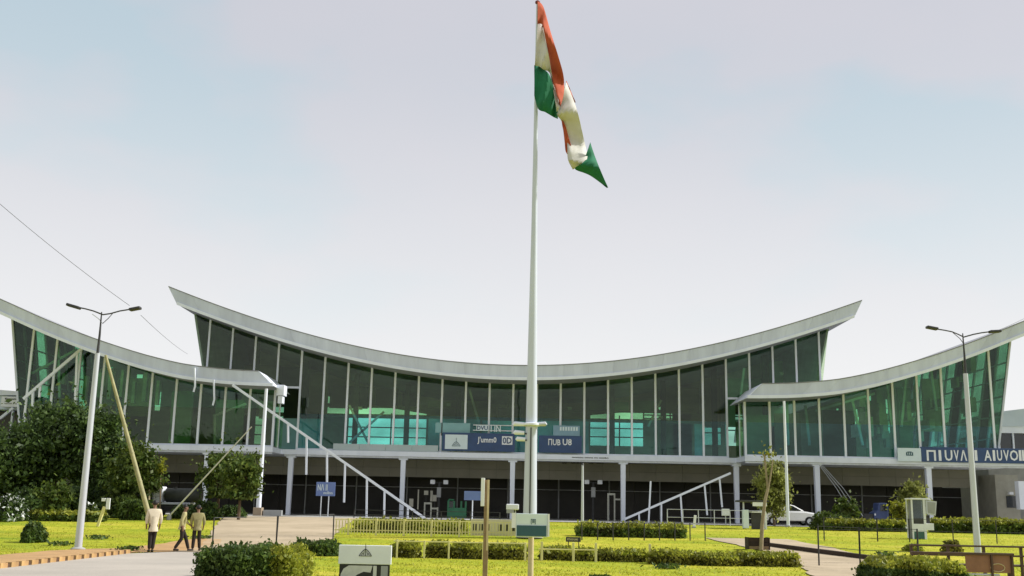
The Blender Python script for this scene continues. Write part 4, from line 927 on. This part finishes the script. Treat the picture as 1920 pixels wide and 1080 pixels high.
for xx in (x1 - .25, x1 - .1): box('leg', SIGNW, s, xx, xx + .08, Y - .18, Y - .1, gk, gk + .899)

def wheel(parent, x, y, z, r, wd=.18):
    o = MB().tube([(x, y - wd / 2, z), (x, y - wd / 2 + .02, z), (x, y + wd / 2 - .02, z), (x, y + wd / 2, z)], [r * .9, r, r, r * .9], 18).build('wheel', TYRE, parent, smooth=True)
    MB().tube([(x, y - wd / 2 - .012, z), (x, y - wd / 2 + .015, z)], [r * .55, r * .6], 14).build('rim', GALV, o, smooth=True)
Y = 71; gk = gz(16, Y) + .04; cx = P(1484, 985, Y).x
s = thing('parked_car', 'white hatchback car parked beside the right wing columns', 'car', (cx, Y, gk))
pr = [(-1.9, .30), (1.85, .30), (1.95, .48), (1.9, .68), (1.5, .84), (.95, .92), (-1.75, .95), (-1.95, .75)]
MB().prism([(cx + a, gk + b) for a, b in pr], Y, Y + 1.65).build('body', CARW, s, bevel=.09, smooth=True)
MB().prism([(cx + a, gk + b) for a, b in [(-1.75, .95), (.95, .92), (.25, 1.30), (-.25, 1.42), (-1.2, 1.44), (-1.6, 1.35)]], Y + .12, Y + 1.53).build('cabin', CARW, s, bevel=.08, smooth=True)
MB().prism([(cx + a, gk + b) for a, b in [(-.35, .98), (.72, .96), (.15, 1.27), (-.3, 1.35)]], Y + .10, Y + .118).build('side_window', CARGL, s)
MB().prism([(cx + a, gk + b) for a, b in [(-1.5, .99), (-.45, .98), (-.42, 1.36), (-1.15, 1.37)]], Y + .10, Y + .118).build('side_window', CARGL, s)
b = MB().add([(cx + .93, Y + .2, gk + .95), (cx + .93, Y + 1.45, gk + .95), (cx + .27, Y + 1.4, gk + 1.31), (cx + .27, Y + .25, gk + 1.31), (cx + .95, Y + .2, gk + .97), (cx + .95, Y + 1.45, gk + .97), (cx + .29, Y + 1.4, gk + 1.33), (cx + .29, Y + .25, gk + 1.33)],
             [(0, 1, 2, 3), (7, 6, 5, 4), (0, 4, 5, 1), (1, 5, 6, 2), (2, 6, 7, 3), (3, 7, 4, 0)]); b.build('windscreen', CARGL, s)
for xx in (-1.2, 1.2):
    wheel(s, cx + xx, Y + .05, gk + .30, .30); wheel(s, cx + xx, Y + 1.6, gk + .30, .30)
box('headlight', PALE, s, cx + 1.66, cx + 1.86, Y - .01, Y + .2, gk + .6, gk + .74, .02); box('door_handle', DARKM, s, cx - .35, cx - .17, Y - .02, Y, gk + .82, gk + .86); box('bumper', GREYP, s, cx + 1.78, cx + 1.97, Y + .05, Y + 1.6, gk + .32, gk + .42, .02)

Y = 74; q = P(1651, 958, Y)
s = thing('auto_rickshaw', 'small blue three wheeled vehicle in the shade under the right wing', 'vehicle', (q.x, Y, .985))
MB().prism([(q.x - .45, 1.3), (q.x + .55, 1.3), (q.x + .55, 2.45), (q.x + .45, 2.6), (q.x - .1, 2.6), (q.x - .2, 2.05), (q.x - .45, 1.95)], Y, Y + 1.1).build('body', mat('vehicle_blue', (.06, .09, .22), .4), s, bevel=.05)
MB().prism([(q.x - .02, 2.05), (q.x + .42, 2.05), (q.x + .42, 2.48), (q.x + .02, 2.48)], Y - .02, Y - .002).build('window', CARGL, s)
box('bed', DARKM, s, q.x - 1.1, q.x - .46, Y + .1, Y + 1.0, 1.35, 1.85, .02)
for xx in (-.85, .3): wheel(s, q.x + xx, Y + .1, 1.25, .26)
box('headlight', SIGNW, s, q.x - .43, q.x - .33, Y - .01, Y + .1, 1.75, 1.88)

Y = 61; gk = gz(-21, Y)
a = rect(286, 306, 912, 941, Y); c = rect(306, 376, 916, 941, Y)
s = thing('water_bowser', 'flat trailer with a dark cylindrical tank and white front box by the left trees', 'trailer', ((a[0] + c[1]) / 2, Y, gk))
box('front_box', SIGNW, s, a[0], a[1] - .02, Y, Y + .8, a[2], a[3], .05)
for k in (1, 2): box('box_seam', GREYP, s, a[0] + .02, a[1] - .04, Y - .01, Y - .001, a[2] + k * .3, a[2] + k * .3 + .02)
zc = (c[2] + c[3]) / 2; MB().tube([(c[0], Y + .4, zc), (c[0] + .06, Y + .4, zc), (c[1] - .06, Y + .4, zc), (c[1], Y + .4, zc)], [.34, .39, .39, .34], 20).build('tank', mat('tank_dark', (.035, .04, .035), .6, (.06, .065, .055), 3, .3), s, smooth=True)
MB().tube([(c[0] + .5, Y + .4, zc + .36), (c[0] + .5, Y + .4, zc + .46)], .12).build('hatch', DARKM, s)
box('deck', GALV, s, a[0] - .4, c[1] - .5, Y - .1, Y + .95, c[2] - .16, c[2] - .03, .02); box('chassis', DARKM, s, a[0], c[1] - .6, Y + .1, Y + .7, c[2] - .3, c[2] - .162)
for xx in (.5, 1.5): wheel(s, a[0] + xx, Y, gk + .28, .28)
MB().bar((a[0] + .2, Y + .1, c[2] - .3), (a[0] + .1, Y + .1, gk), .06).build('stand', DARKM, s)
# white bracket sign on the far lawn
Y = 52; q = P(187, 975, Y); s = thing('bracket_sign', 'small white bracket sign on a leaning yellow stake in the left lawn', 'sign', (q.x, Y, gz(q.x, Y)))
MB().bar((q.x - .1, Y, gz(q.x, Y) - .1), P(196, 950, Y), .12).build('stake', YELP, s); a = rect(198, 207, 934, 955, Y); box('plate', SIGNW, s, a[0], a[1], Y - .02, Y + .06, a[2], a[3], .01); a = rect(190, 198, 934, 940, Y); box('arm', SIGNW, s, a[0], a[1] - .002, Y - .01, Y + .05, a[2], a[3], .01)

# ------------------------------------------------------------------ people
def skin(name, M, parent, joints, edges, sub=2):
    """one continuous tapered surface grown round a joint skeleton; joints = {key: (x, y, z, r)}; first key is the root"""
    keys = list(joints); me = bpy.data.meshes.new(name)
    me.from_pydata([joints[k][:3] for k in keys], [(keys.index(a), keys.index(b)) for a, b in edges], [])
    o = link(name, me, parent); sk = o.modifiers.new('skin', 'SKIN'); sk.use_smooth_shade = True
    lay = me.skin_vertices[0] if me.skin_vertices else None
    for i, k in enumerate(keys):
        r_ = joints[k][3]; lay.data[i].radius = (r_, r_ * (joints[k][4] if len(joints[k]) > 4 else 1)); lay.data[i].use_root = (i == 0)
    sb = o.modifiers.new('subdivision', 'SUBSURF'); sb.levels = sb.render_levels = sub
    me.materials.append(M)
    return o

def person(label, x, y, z, rot, legs, arms, shirt, lean=0.0, shirt_len=.80, k=1.0):
    s = thing('person', label, 'person', (x, y, z)); s.rotation_euler.z = rot; s.scale = (k, k, k)
    l_ = lambda h: lean * max(0, h - .9)
    J = {'pelvis': (0, 0, .93, .13, .85), 'waist': (0, l_(1.08), 1.08, .125, .8), 'chest': (0, l_(1.3), 1.30, .15, .75), 'neck0': (0, l_(1.44), 1.44, .065), 'neck': (0, l_(1.5), 1.50, .052), 'jaw': (0, l_(1.55) + .02, 1.56, .066, 1.1), 'head': (0, l_(1.62) + .01, 1.63, .083, 1.15), 'crown': (0, l_(1.7), 1.70, .055), 'nose': (0, l_(1.6) + .105, 1.60, .016)}
    E_ = [('pelvis', 'waist'), ('waist', 'chest'), ('chest', 'neck0'), ('neck0', 'neck'), ('neck', 'jaw'), ('jaw', 'head'), ('head', 'crown'), ('head', 'nose')]
    for sd, (kx, ky), (fx, fy, fz) in ((-1, *legs[0]), (1, *legs[1])):
        n = 'L' if sd < 0 else 'R'
        J[n + 'hip'] = (sd * .09, 0, .88, .09); J[n + 'knee'] = (sd * .10 + kx, ky, .49, .060); J[n + 'ank'] = (sd * .10 + fx, fy, .085 + fz, .040); J[n + 'toe'] = (sd * .11 + fx, fy + .15, .035 + fz, .036)
        E_ += [('pelvis', n + 'hip'), (n + 'hip', n + 'knee'), (n + 'knee', n + 'ank'), (n + 'ank', n + 'toe')]
    for sd, el, ha in ((-1, *arms[0]), (1, *arms[1])):
        n = 'l' if sd < 0 else 'r'; ly = l_(1.4)
        J[n + 'sho'] = (sd * .19, ly, 1.39, .06); J[n + 'elb'] = (el[0], el[1] + ly, el[2], .042); J[n + 'wri'] = (ha[0], ha[1] + ly, ha[2], .028)
        d = (Vector(ha) - Vector(el)).normalized(); pm = Vector(ha) + d * .07; J[n + 'palm'] = (pm.x, pm.y + ly, pm.z, .034, .55)
        E_ += [('chest', n + 'sho'), (n + 'sho', n + 'elb'), (n + 'elb', n + 'wri'), (n + 'wri', n + 'palm')]
        for f_ in range(4):
            q = pm + d * (.075 - .01 * abs(f_ - 1.4)) + Vector((0, (f_ - 1.5) * .022, 0)); J[n + 'f%d' % f_] = (q.x, q.y + ly, q.z, .0095); E_.append((n + 'palm', n + 'f%d' % f_))
        q = Vector(ha) + d * .05 + Vector((0, .055, 0)); J[n + 'th'] = (q.x, q.y + ly, q.z, .011); E_.append((n + 'wri', n + 'th'))
    skin('body', SKIN, s, J, E_)
    sj = {'waist': (0, l_(1.05), 1.05, .155, .85), 'hem': (0, 0, shirt_len + .05, .178, .85), 'hem2': (0, 0, shirt_len, .182, .85), 'hem3': (0, 0, shirt_len - .02, .182, .85), 'chest': (0, l_(1.3), 1.30, .17, .78), 'col': (0, l_(1.45), 1.46, .075)}
    se = [('hem3', 'hem2'), ('hem2', 'hem'), ('hem', 'waist'), ('waist', 'chest'), ('chest', 'col')]
    for n, sd in (('l', -1), ('r', 1)):
        a = J[n + 'sho']; b = J[n + 'elb']; c_ = J[n + 'wri']; sj[n + 's'] = (*a[:3], .078); sj[n + 'e'] = (*b[:3], .06); sj[n + 'w'] = tuple(b[i] * .25 + c_[i] * .75 for i in range(3)) + (.045,)
        se += [('chest', n + 's'), (n + 's', n + 'e'), (n + 'e', n + 'w')]
    skin('shirt', shirt, s, sj, se)
    tj = {'p': (0, 0, .93, .10, .85)}; te = []
    for n in ('L', 'R'):
        a, b, c_ = J[n + 'hip'], J[n + 'knee'], J[n + 'ank']; tj[n + '1'] = (*a[:3], .092); tj[n + '2'] = (*b[:3], .078); tj[n + '3'] = (c_[0], c_[1], c_[2], .062); te += [('p', n + '1'), (n + '1', n + '2'), (n + '2', n + '3')]
    skin('trousers', TROUS, s, tj, te)
    for n in ('L', 'R'):
        a, b = J[n + 'ank'], J[n + 'toe']; skin('shoe', SHOE, s, {'a': (a[0], a[1] - .05, b[2] + .01, .048), 'b': (a[0], a[1] + .05, b[2] + .015, .05), 'c': (b[0], b[1] + .02, b[2], .042)}, [('a', 'b'), ('b', 'c')])
    hy = l_(1.65)
    skin('hair', HAIR, s, {'a': (0, hy - .045, 1.59, .075), 'a2': (0, hy - .035, 1.645, .098), 'b': (0, hy - .012, 1.70, .096), 'c': (0, hy + .035, 1.735, .07)}, [('a', 'a2'), ('a2', 'b'), ('b', 'c')])
    for sd in (-1, 1):
        MB().tube([(x + sd * .034, y + l_(1.62) + .088, z + 1.635), (x + sd * .034, y + l_(1.62) + .102, z + 1.635)], [.012, .008], 8).build('eye', HAIR, s)
        MB().tube([(sd * .082 + x, y + l_(1.62), z + 1.60), (sd * .095 + x, y + l_(1.62), z + 1.63), (sd * .085 + x, y + l_(1.62), z + 1.66)], [.012, .022, .012], 8).build('ear', SKIN, s)
    return s

q = P(284, 1031, 37.6)
person('person in a long cream shirt and dark trousers standing at the road edge', q.x, 37.6, 0.02, math.radians(25), [((.02, .0), (.02, .0, 0)), ((-.05, .05), (-.07, .04, 0))],
       [((-.24, -.02, 1.12), (-.22, .07, .88)), ((.24, -.02, 1.12), (.22, .07, .88))], CREAM, .05, .70)
q = P(338, 1029, 38.6)
person('person in a dull yellow shirt and dark trousers striding along the road edge', q.x, 38.6, .02, math.radians(-70), [((.0, .18), (0, .30, 0)), ((.0, .02), (0, -.22, .02))],
       [((-.25, .08, 1.12), (-.22, .26, .96)), ((.25, -.10, 1.13), (.23, -.05, .88))], YSHIRT, .12, .82, .93)
q = P(367, 1028, 38.9)
person('person in an olive shirt and dark trousers, rightmost of the three at the road edge', q.x, 38.9, .02, math.radians(20), [((.0, .03), (-.02, .02, 0)), ((.0, .05), (.04, .05, 0))],
       [((-.24, .0, 1.13), (-.20, .12, .93)), ((.25, -.02, 1.13), (.23, .08, .90))], mat('olive_shirt', (.30, .27, .12), .85, (.24, .21, .10), 8), .04, .80, .92)

# ------------------------------------------------------------------ trees, shrubs and hedges
def tree(label, x, y, h, rx, rz, cz, leaf, n=6000, size=.16, clumps=26, trunk_r=.14, lean=0.0, group='trees by the terminal', M=TRUNK, low=0.0, name='tree'):
    zb = gz(x, y); s = thing(name, label, 'tree', (x, y, zb), group)
    cs = []; clumps = int(clumps * 1.7)
    for k in range(clumps):
        v = RNG.normal(size=3); v /= np.linalg.norm(v); rr = RNG.uniform(.35, 1.0) ** .6
        cs.append((x + lean + v[0] * rx * rr * .9, y + v[1] * rx * rr * .9, zb + cz + v[2] * rz * rr * .92, RNG.uniform(.12, .30) * rx))
    pts = []
    for c in cs:
        m_ = int(n / clumps * RNG.uniform(.4, 1.6)); d = RNG.normal(size=(m_, 3)) * (c[3] * .62); d[:, 2] *= .7; d[:, 2] -= .25 * np.hypot(d[:, 0], d[:, 1])
        pts.append(np.array(c[:3]) + d)
    st_ = RNG.normal(size=(n // 9, 3)) * np.array([rx, rx, rz]) * .48 + np.array([x + lean, y, zb + cz]); pts = np.concatenate(pts + [st_]); pts = pts[pts[:, 2] > zb + max(low, .15)]
    leaf_mesh('crown', pts, size, leaf, s, .3)
    b = MB(); fork = zb + max(.6, (cz - rz * .55))
    b.tube([(x, y, zb - .1), (x + lean * .15, y, zb + (fork - zb) * .5), (x + lean * .4, y, fork)], [trunk_r, trunk_r * .8, trunk_r * .65], 10)
    for c in cs[:11]:
        mid = ((x + lean * .4) * .5 + c[0] * .5 + RNG.uniform(-.1, .1), y * .5 + c[1] * .5, fork * .45 + c[2] * .55)
        b.tube([(x + lean * .4, y, fork - .05), mid, c[:3]], [trunk_r * .45, trunk_r * .28, trunk_r * .1], 6)
    b.build('trunk', M, s, smooth=True)
    return s
X = lambda px, py, Y: P(px, py, Y).x
tree('large dark tree at the left edge in front of the left wing', X(25, 900, 62), 62, 7, 2.5, 2.1, 2.9, LEAF_D, 16000, .12, 40, .2, low=.9)
tree('large dark tree second from the left edge in front of the left wing', X(110, 880, 63), 63, 7, 2.7, 2.9, 3.9, LEAF_D, 19000, .12, 44, .2, low=1.0)
tree('dark round tree directly behind the left street lamp', X(182, 870, 62), 62, 7, 1.8, 2.5, 3.5, LEAF_D, 14000, .12, 38, .18, low=1.0)
tree('lighter yellow green tree behind the leaning yellow pole', X(250, 900, 60), 60, 5, 1.5, 1.9, 2.6, LEAF_M, 8000, .11, 30, .12, low=.8)
tree('small dark tree left of the thin leaning pole top', X(412, 905, 61), 61, 4, 1.25, 1.5, 2.3, LEAF_M, 6500, .10, 26, .1, low=1.15)
tree('small leafy tree right of the thin leaning pole', X(452, 905, 59), 59, 4, 1.1, 1.55, 2.4, LEAF_M, 6500, .10, 26, .1, low=1.15)
tree('tall slender tree in front of the right wing beside the forked bare tree', X(1450, 930, 69), 69, 5, 1.05, 1.9, 2.4, LEAF_L, 14000, .10, 44, .1, low=.3)
tree('airy olive tree in the shade under the right wing left of the kiosk', X(1712, 930, 72.5), 72.5, 4, .95, 1.35, 1.9, LEAF_L, 4500, .10, 26, .08)
tree('small shrubby tree with pale leaves behind the kiosk lawn', X(1590, 965, 64), 64, 2, .75, .75, 1.1, LEAF_M, 1800, .11, 14, .05)
tree('small bright yellow green bush tree left of the guard kiosk', X(1686, 962, 62), 62, 2, .6, .65, 1.15, LEAF_Y, 1500, .11, 12, .05)
tree('little olive tree standing in the left lawn under the dark trees', X(100, 930, 56), 56, 2, .95, .75, 1.25, LEAF_M, 2400, .11, 16, .06)
# thin bare forked tree
x = X(1432, 1025, 45.5); zb = gz(x, 45.5); s = thing('bare_tree', 'thin bare forked tree trunk at the end of the timber beam', 'tree', (x, 45.5, zb), 'trees by the terminal')
b = MB(); A_ = lambda a, c: P(a, c, 45.5)
b.tube([A_(1427, 1032), A_(1429, 985), A_(1434, 940), A_(1440, 915)], [.09, .08, .068, .06], 10); b.build('trunk', PALEBARK, s, smooth=True)
MB().tube([A_(1440, 917), A_(1436, 885), A_(1433, 852)], [.055, .045, .04], 8).build('limb', PALEBARK, s, smooth=True); MB().tube([A_(1440, 917), A_(1446, 885), A_(1449, 862)], [.048, .035, .025], 8).build('limb', PALEBARK, s, smooth=True)
leaf_mesh('crown', np.array([A_(1440 + RNG.normal() * 10, 852 + RNG.normal() * 3, )[:] for k in range(36)]), .08, LEAF_Y, s)
s = thing('cut_branch', 'pale cut branch with yellow leaf tuft rising above the left hedge', 'branch', tuple(P(280, 900, 60)))
MB().tube([P(279, 960, 60), P(280, 885, 60), P(289, 853, 60)], [.06, .05, .045], 8).build('stem', PALEW, s, smooth=True); MB().tube([P(300, 960, 60), P(301, 900, 60), P(304, 876, 60)], [.04, .03, .02], 8).build('stem', WOOD, s, smooth=True)
leaf_mesh('leaf_tuft', np.array([P(304 + RNG.normal() * 4, 876 + RNG.normal() * 6, 60 + RNG.normal() * .12)[:] for k in range(160)] ), .10, LEAF_Y, s)

def shrub(name, label, cat, x, y, rx, h, leaf, n, size=.08, group=None, flower=0):
    zb = gz(x, y); s = thing(name, label, cat, (x, y, zb), group)
    ph = RNG.uniform(0, 2 * math.pi, n); u = RNG.uniform(0, 1, n); k = RNG.uniform(.55, 1.08, n) ** .6
    lump = 1 + .18 * np.sin(ph * 3 + x) + .12 * np.sin(ph * 7 + y)
    pts = np.stack([x + rx * k * lump * np.cos(ph) * np.sqrt(1 - u ** 2 * .92), y + rx * k * lump * np.sin(ph) * np.sqrt(1 - u ** 2 * .92), zb + h * u * k], 1)
    leaf_mesh('foliage', pts, size, leaf, s, .3)
    if flower:
        i = RNG.choice(n, flower); p_ = pts[i]; p_ = x_ = p_ + (p_ - np.array([x, y, zb])) * .04; leaf_mesh('blossom', p_, size * 1.0, PETAL, s)
    b = MB()
    for t in range(5):
        a = t * 1.26; b.tube([(x, y, zb - .05), (x + rx * .5 * math.cos(a), y + rx * .5 * math.sin(a), zb + h * .7)], [.03, .012], 6)
    b.build('stem', TRUNK, s)
    return s
shrub('flower_shrub', 'white flowering shrub at the far left under the dark trees', 'shrub', X(22, 930, 54.5), 54.5, .75, 1.25, LEAF_D, 1600, .09, flower=260)
shrub('flower_shrub', 'small white flowering shrub just right of the left street lamp', 'shrub', X(172, 945, 58), 58, .45, .75, LEAF_M, 900, .09, flower=180)
shrub('round_bush', 'dark round bush on the left lawn', 'shrub', X(62, 1005, 42.5), 42.5, .45, .78, LEAF_H, 2200, .06)
shrub('round_bush', 'dark low bush behind the thin leaning pole', 'shrub', X(345, 965, 60), 60, .8, .75, LEAF_D, 1800, .09)
shrub('round_bush', 'dark low bush between the two small trees', 'shrub', X(385, 960, 59), 59, .75, 1.0, LEAF_D, 1800, .09)
shrub('round_bush', 'dark bush under the first small tree', 'shrub', X(435, 965, 62), 62, .8, .7, LEAF_D, 1600, .09)
shrub('round_bush', 'green bush right of the white car bonnet', 'shrub', X(1548, 980, 61), 61, .75, 1.0, LEAF_M, 1900, .08)
shrub('round_bush', 'dark bush at the foot of the slim white post by the car', 'shrub', X(1575, 985, 63), 63, .8, .8, LEAF_H, 1600, .08)
shrub('round_bush', 'clipped yellow green bush in front of the guard kiosk', 'shrub', X(1712, 1012, 47), 47, .42, .28, LEAF_Y, 900, .06)
shrub('round_bush', 'rounded bush on the yellow lawn right of the guard kiosk', 'shrub', X(1785, 1012, 46), 46, .4, .55, LEAF_O, 1300, .06)
shrub('round_bush', 'small dark bush at the bottom edge right of the flagpole', 'shrub', X(1125, 1080, 26.5), 26.5, .42, .17, LEAF_H, 1200, .05)
shrub('round_bush', 'low dark undergrowth bush left of the lamp under the dark trees', 'shrub', X(60, 940, 60), 60, 1.6, 1.5, LEAF_D, 3200, .11)
shrub('round_bush', 'low dark undergrowth bush behind the left street lamp', 'shrub', X(160, 935, 60.5), 60.5, 1.6, 1.6, LEAF_D, 3200, .11)
shrub('round_bush', 'low dark undergrowth bush behind the bracket sign', 'shrub', X(228, 935, 59.5), 59.5, 1.2, 1.3, LEAF_M, 2400, .10)
for k, (px, py, Y, lab) in enumerate(((245, 1010, 37.6, 'flat dark weed patch left of the person in cream'), (378, 985, 46, 'flat dark weed patch behind the rightmost person'), (186, 997, 45, 'tiny dark weed at the foot of the leaning stake'), (118, 1002, 41, 'tiny dark weed left of the street lamp'), (1250, 1040, 33.5, 'flat brown weed strip on the lawn right of the flagpole'), (1660, 1033, 44, 'tiny dark weed on the right sandy path'))):
    x = X(px, py, Y); zb = gz(x, Y); s = thing('weed_patch', lab, 'weed', (x, Y, zb)); n = 150
    leaf_mesh('foliage', np.stack([x + RNG.normal(size=n) * .22, Y + RNG.normal(size=n) * .2, zb + RNG.uniform(.02, .15, n)], 1), .06, LEAF_H, s)
    leaf_mesh('stem', np.stack([x + RNG.normal(size=20) * .1, Y + RNG.normal(size=20) * .1, zb + RNG.uniform(.01, .06, 20)], 1), .05, LEAF_O, s, aspect=4)

def hedge(label, x0, x1, y0, y1, h, leaf, dens=420, size=.055, rag=.075, group=None, top=None, rnd=.0):
    zb = gz((x0 + x1) / 2, (y0 + y1) / 2); s = thing('hedge', label, 'hedge', ((x0 + x1) / 2, (y0 + y1) / 2, zb), group)
    ln = x1 - x0; dp = y1 - y0; P_ = []
    def add(n, f):
        n = int(n); a, b = RNG.uniform(0, 1, n), RNG.uniform(0, 1, n); P_.append(f(a, b, RNG.normal(size=n) * rag))
    wav = lambda x, y: h * (1 + .05 * np.sin(x * 3.1 + y) + .04 * np.sin(x * 7.7 + 2 * y)) - rnd * (np.clip((np.abs((x - (x0 + x1) / 2) / (ln / 2)) - .55) / .45, 0, 1) ** 2)
    add(ln * dp * dens, lambda a, b, r_: np.stack([x0 + a * ln, y0 + b * dp, wav(x0 + a * ln, y0 + b * dp) + r_], 1))
    for yy in (y0, y1): add(ln * h * dens * (1.2 if yy == y0 else .4), lambda a, b, r_: np.stack([x0 + a * ln, yy + r_ + .06 * np.sin(a * ln * 5), b * wav(x0 + a * ln, yy + 0 * a)], 1))
    for xx in (x0, x1): add(dp * h * dens, lambda a, b, r_: np.stack([xx + r_, y0 + a * dp, b * wav(xx + 0 * a, y0 + a * dp)], 1))
    pts = np.concatenate(P_); pts[:, 2] += np.array([gz(p[0], p[1]) for p in pts])
    if top is None: leaf_mesh('foliage', pts, size, leaf, s, .25)
    else:
        up = pts[:, 2] - zb > h * (.78 + .06 * np.sin(pts[:, 0] * 2.3)) ; leaf_mesh('foliage', pts[~up], size, leaf, s, .25); leaf_mesh('sunlit_top', pts[up], size, top, s, .25)['kind'] = 'stuff'  # upper leaves get a yellower colour that paints sunlight onto the hedge top
    b = MB(); m_ = .10; nn = 6
    vs = []
    for i in range(nn + 1):
        x = x0 + m_ + (ln - 2 * m_) * i / nn
        for (yy, zz) in ((y0 + m_, 0), (y1 - m_, 0), (y1 - m_, 1), (y0 + m_, 1)):
            vs.append((x, yy, gz(x, yy) - .05 + zz * (float(wav(np.array(x), np.array(yy))) - .04)))
    fs = [(0, 1, 2, 3), tuple(nn * 4 + i for i in (3, 2, 1, 0))]
    for i in range(nn):
        p = 4 * i
        for c in range(4): fs.append((p + c, p + 4 + c, p + 4 + (c + 1) % 4, p + (c + 1) % 4))
    b.add(vs, fs).build('twig_core', mat('twig_core', (.03, .035, .012), 1.0, (.05, .045, .02), 6), s)
    return s
hedge('clipped dark green box hedge beside the road at the bottom left', X(372, 1060, 24.4), X(500, 1060, 24.4), 24.4, 26.2, .60, LEAF_H, 2300, .045)
hedge('yellow green clipped hedge touching the dark box hedge at the bottom left', X(503, 1060, 24.5), X(546, 1060, 24.5), 24.5, 26.6, .62, LEAF_Y, 2300, .045)
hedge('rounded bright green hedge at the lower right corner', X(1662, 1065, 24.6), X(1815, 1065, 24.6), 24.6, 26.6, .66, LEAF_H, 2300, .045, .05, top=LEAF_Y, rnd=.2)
mh = [(553, 628, 0), (738, 782, 0), (802, 838, 1), (848, 902, 0), (912, 982, 0), (1020, 1072, 1), (1080, 1114, 0), (1124, 1216, 0), (1224, 1300, 1), (1302, 1384, 0), (1388, 1496, 1)]
mlab = ['left end beside the yellow green box hedge', 'right of the white emblem board', 'between the second and third fence posts', 'left of the brown wooden post', 'between the wooden post and the sign post', 'just right of the white sign post', 'short piece right of the flagpole', 'below the terrace right of the flagpole', 'middle of the right lawn', 'below the sandy path edge', 'right end near the timber beam']
for (a, b_, k), lab in zip(mh, mlab):
    yo = 37.4 + .5 * k * .4 + (.0 if a < 1200 else -1.6)
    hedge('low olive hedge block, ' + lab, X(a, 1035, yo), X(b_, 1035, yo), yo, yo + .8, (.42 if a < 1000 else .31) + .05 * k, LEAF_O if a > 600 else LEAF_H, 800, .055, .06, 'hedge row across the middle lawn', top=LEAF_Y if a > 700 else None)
for k, (a, b_, lab) in enumerate(((2, 48, 'at the left edge'), (52, 96, 'second from the left edge'), (102, 140, 'left of the street lamp'), (150, 190, 'right of the street lamp'))):
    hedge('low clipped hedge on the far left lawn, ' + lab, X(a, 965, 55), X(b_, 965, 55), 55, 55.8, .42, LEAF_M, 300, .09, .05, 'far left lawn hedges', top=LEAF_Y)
hedge('dark hedge in front of the flat trailer on the left', X(228, 960, 57), X(282, 960, 57), 57, 58, .85, LEAF_H, 380, .09)
hedge('bright green hedge left of the trailer hedge', X(205, 955, 59), X(245, 955, 59), 59, 60, 1.0, LEAF_M, 380, .09)
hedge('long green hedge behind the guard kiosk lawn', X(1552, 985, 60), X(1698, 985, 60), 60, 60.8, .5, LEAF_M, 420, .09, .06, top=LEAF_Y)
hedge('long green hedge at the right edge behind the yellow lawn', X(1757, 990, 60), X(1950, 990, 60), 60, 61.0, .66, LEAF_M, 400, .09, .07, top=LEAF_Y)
hedge('low trimmed hedge behind the pale picket fence', X(665, 990, 51.5), X(872, 990, 51.5), 51.6, 52.3, .50, LEAF_Y, 420, .07)
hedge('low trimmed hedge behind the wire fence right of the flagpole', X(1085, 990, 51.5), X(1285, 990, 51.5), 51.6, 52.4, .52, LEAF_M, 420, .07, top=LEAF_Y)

# ------------------------------------------------------------------ grass blades on the lawns
def inside(l, r, x, y):
    if y < l[0][1] or y > l[-1][1]: return False
    xl = np.interp(y, [q[1] for q in l], [q[0] for q in l]); xr = np.interp(y, [q[1] for q in r], [q[0] for q in r]); return xl - .05 < x < xr + .05
n = 90000; yy = 24 + (66 - 24) * RNG.uniform(0, 1, n) ** 1.5; xx = RNG.uniform(-1, 1, n) * (yy * .52 + 1)
zones = ((ROAD_L, ROAD_R), (PATH_L, PATH_R), (PA2_L, PA2_R), (SOIL_L, SOIL_R))
clump = np.sin(xx * 1.3) * np.sin(yy * .9 + xx * .4) + np.sin(xx * 3.7 + yy * 2.1) * .6 + RNG.normal(size=n) * .7
keep = [c > -.5 and not (-13 < x < -5.9 and y < 31) and not any(inside(l, r, x, y) for l, r in zones) for x, y, c in zip(xx, yy, clump)]
xx = xx[keep]; yy = yy[keep]; n = len(xx); zz = np.array([gz(a, b) for a, b in zip(xx, yy)])
hh = RNG.uniform(.02, .06, n); ww = RNG.uniform(.012, .028, n); an = RNG.uniform(0, math.pi, n); lx = RNG.normal(size=n) * .03; ly = RNG.normal(size=n) * .03
V = np.stack([np.stack([xx - ww * np.cos(an), yy - ww * np.sin(an), zz - .01], 1), np.stack([xx + ww * np.cos(an), yy + ww * np.sin(an), zz - .01], 1), np.stack([xx + lx, yy + ly, zz + hh], 1)], 1).reshape(-1, 3)
me = bpy.data.meshes.new('grass'); me.vertices.add(3 * n); me.vertices.foreach_set('co', V.ravel()); me.loops.add(3 * n); me.loops.foreach_set('vertex_index', np.arange(3 * n, dtype=np.int32))
me.polygons.add(n); me.polygons.foreach_set('loop_start', np.arange(0, 3 * n, 3, dtype=np.int32)); me.materials.append(BLADE); me.update(calc_edges=True); me.validate()
o = link('grass', me); o['kind'] = 'stuff'; o['label'] = 'short yellow green grass blades growing over the lawns'; o['category'] = 'grass'
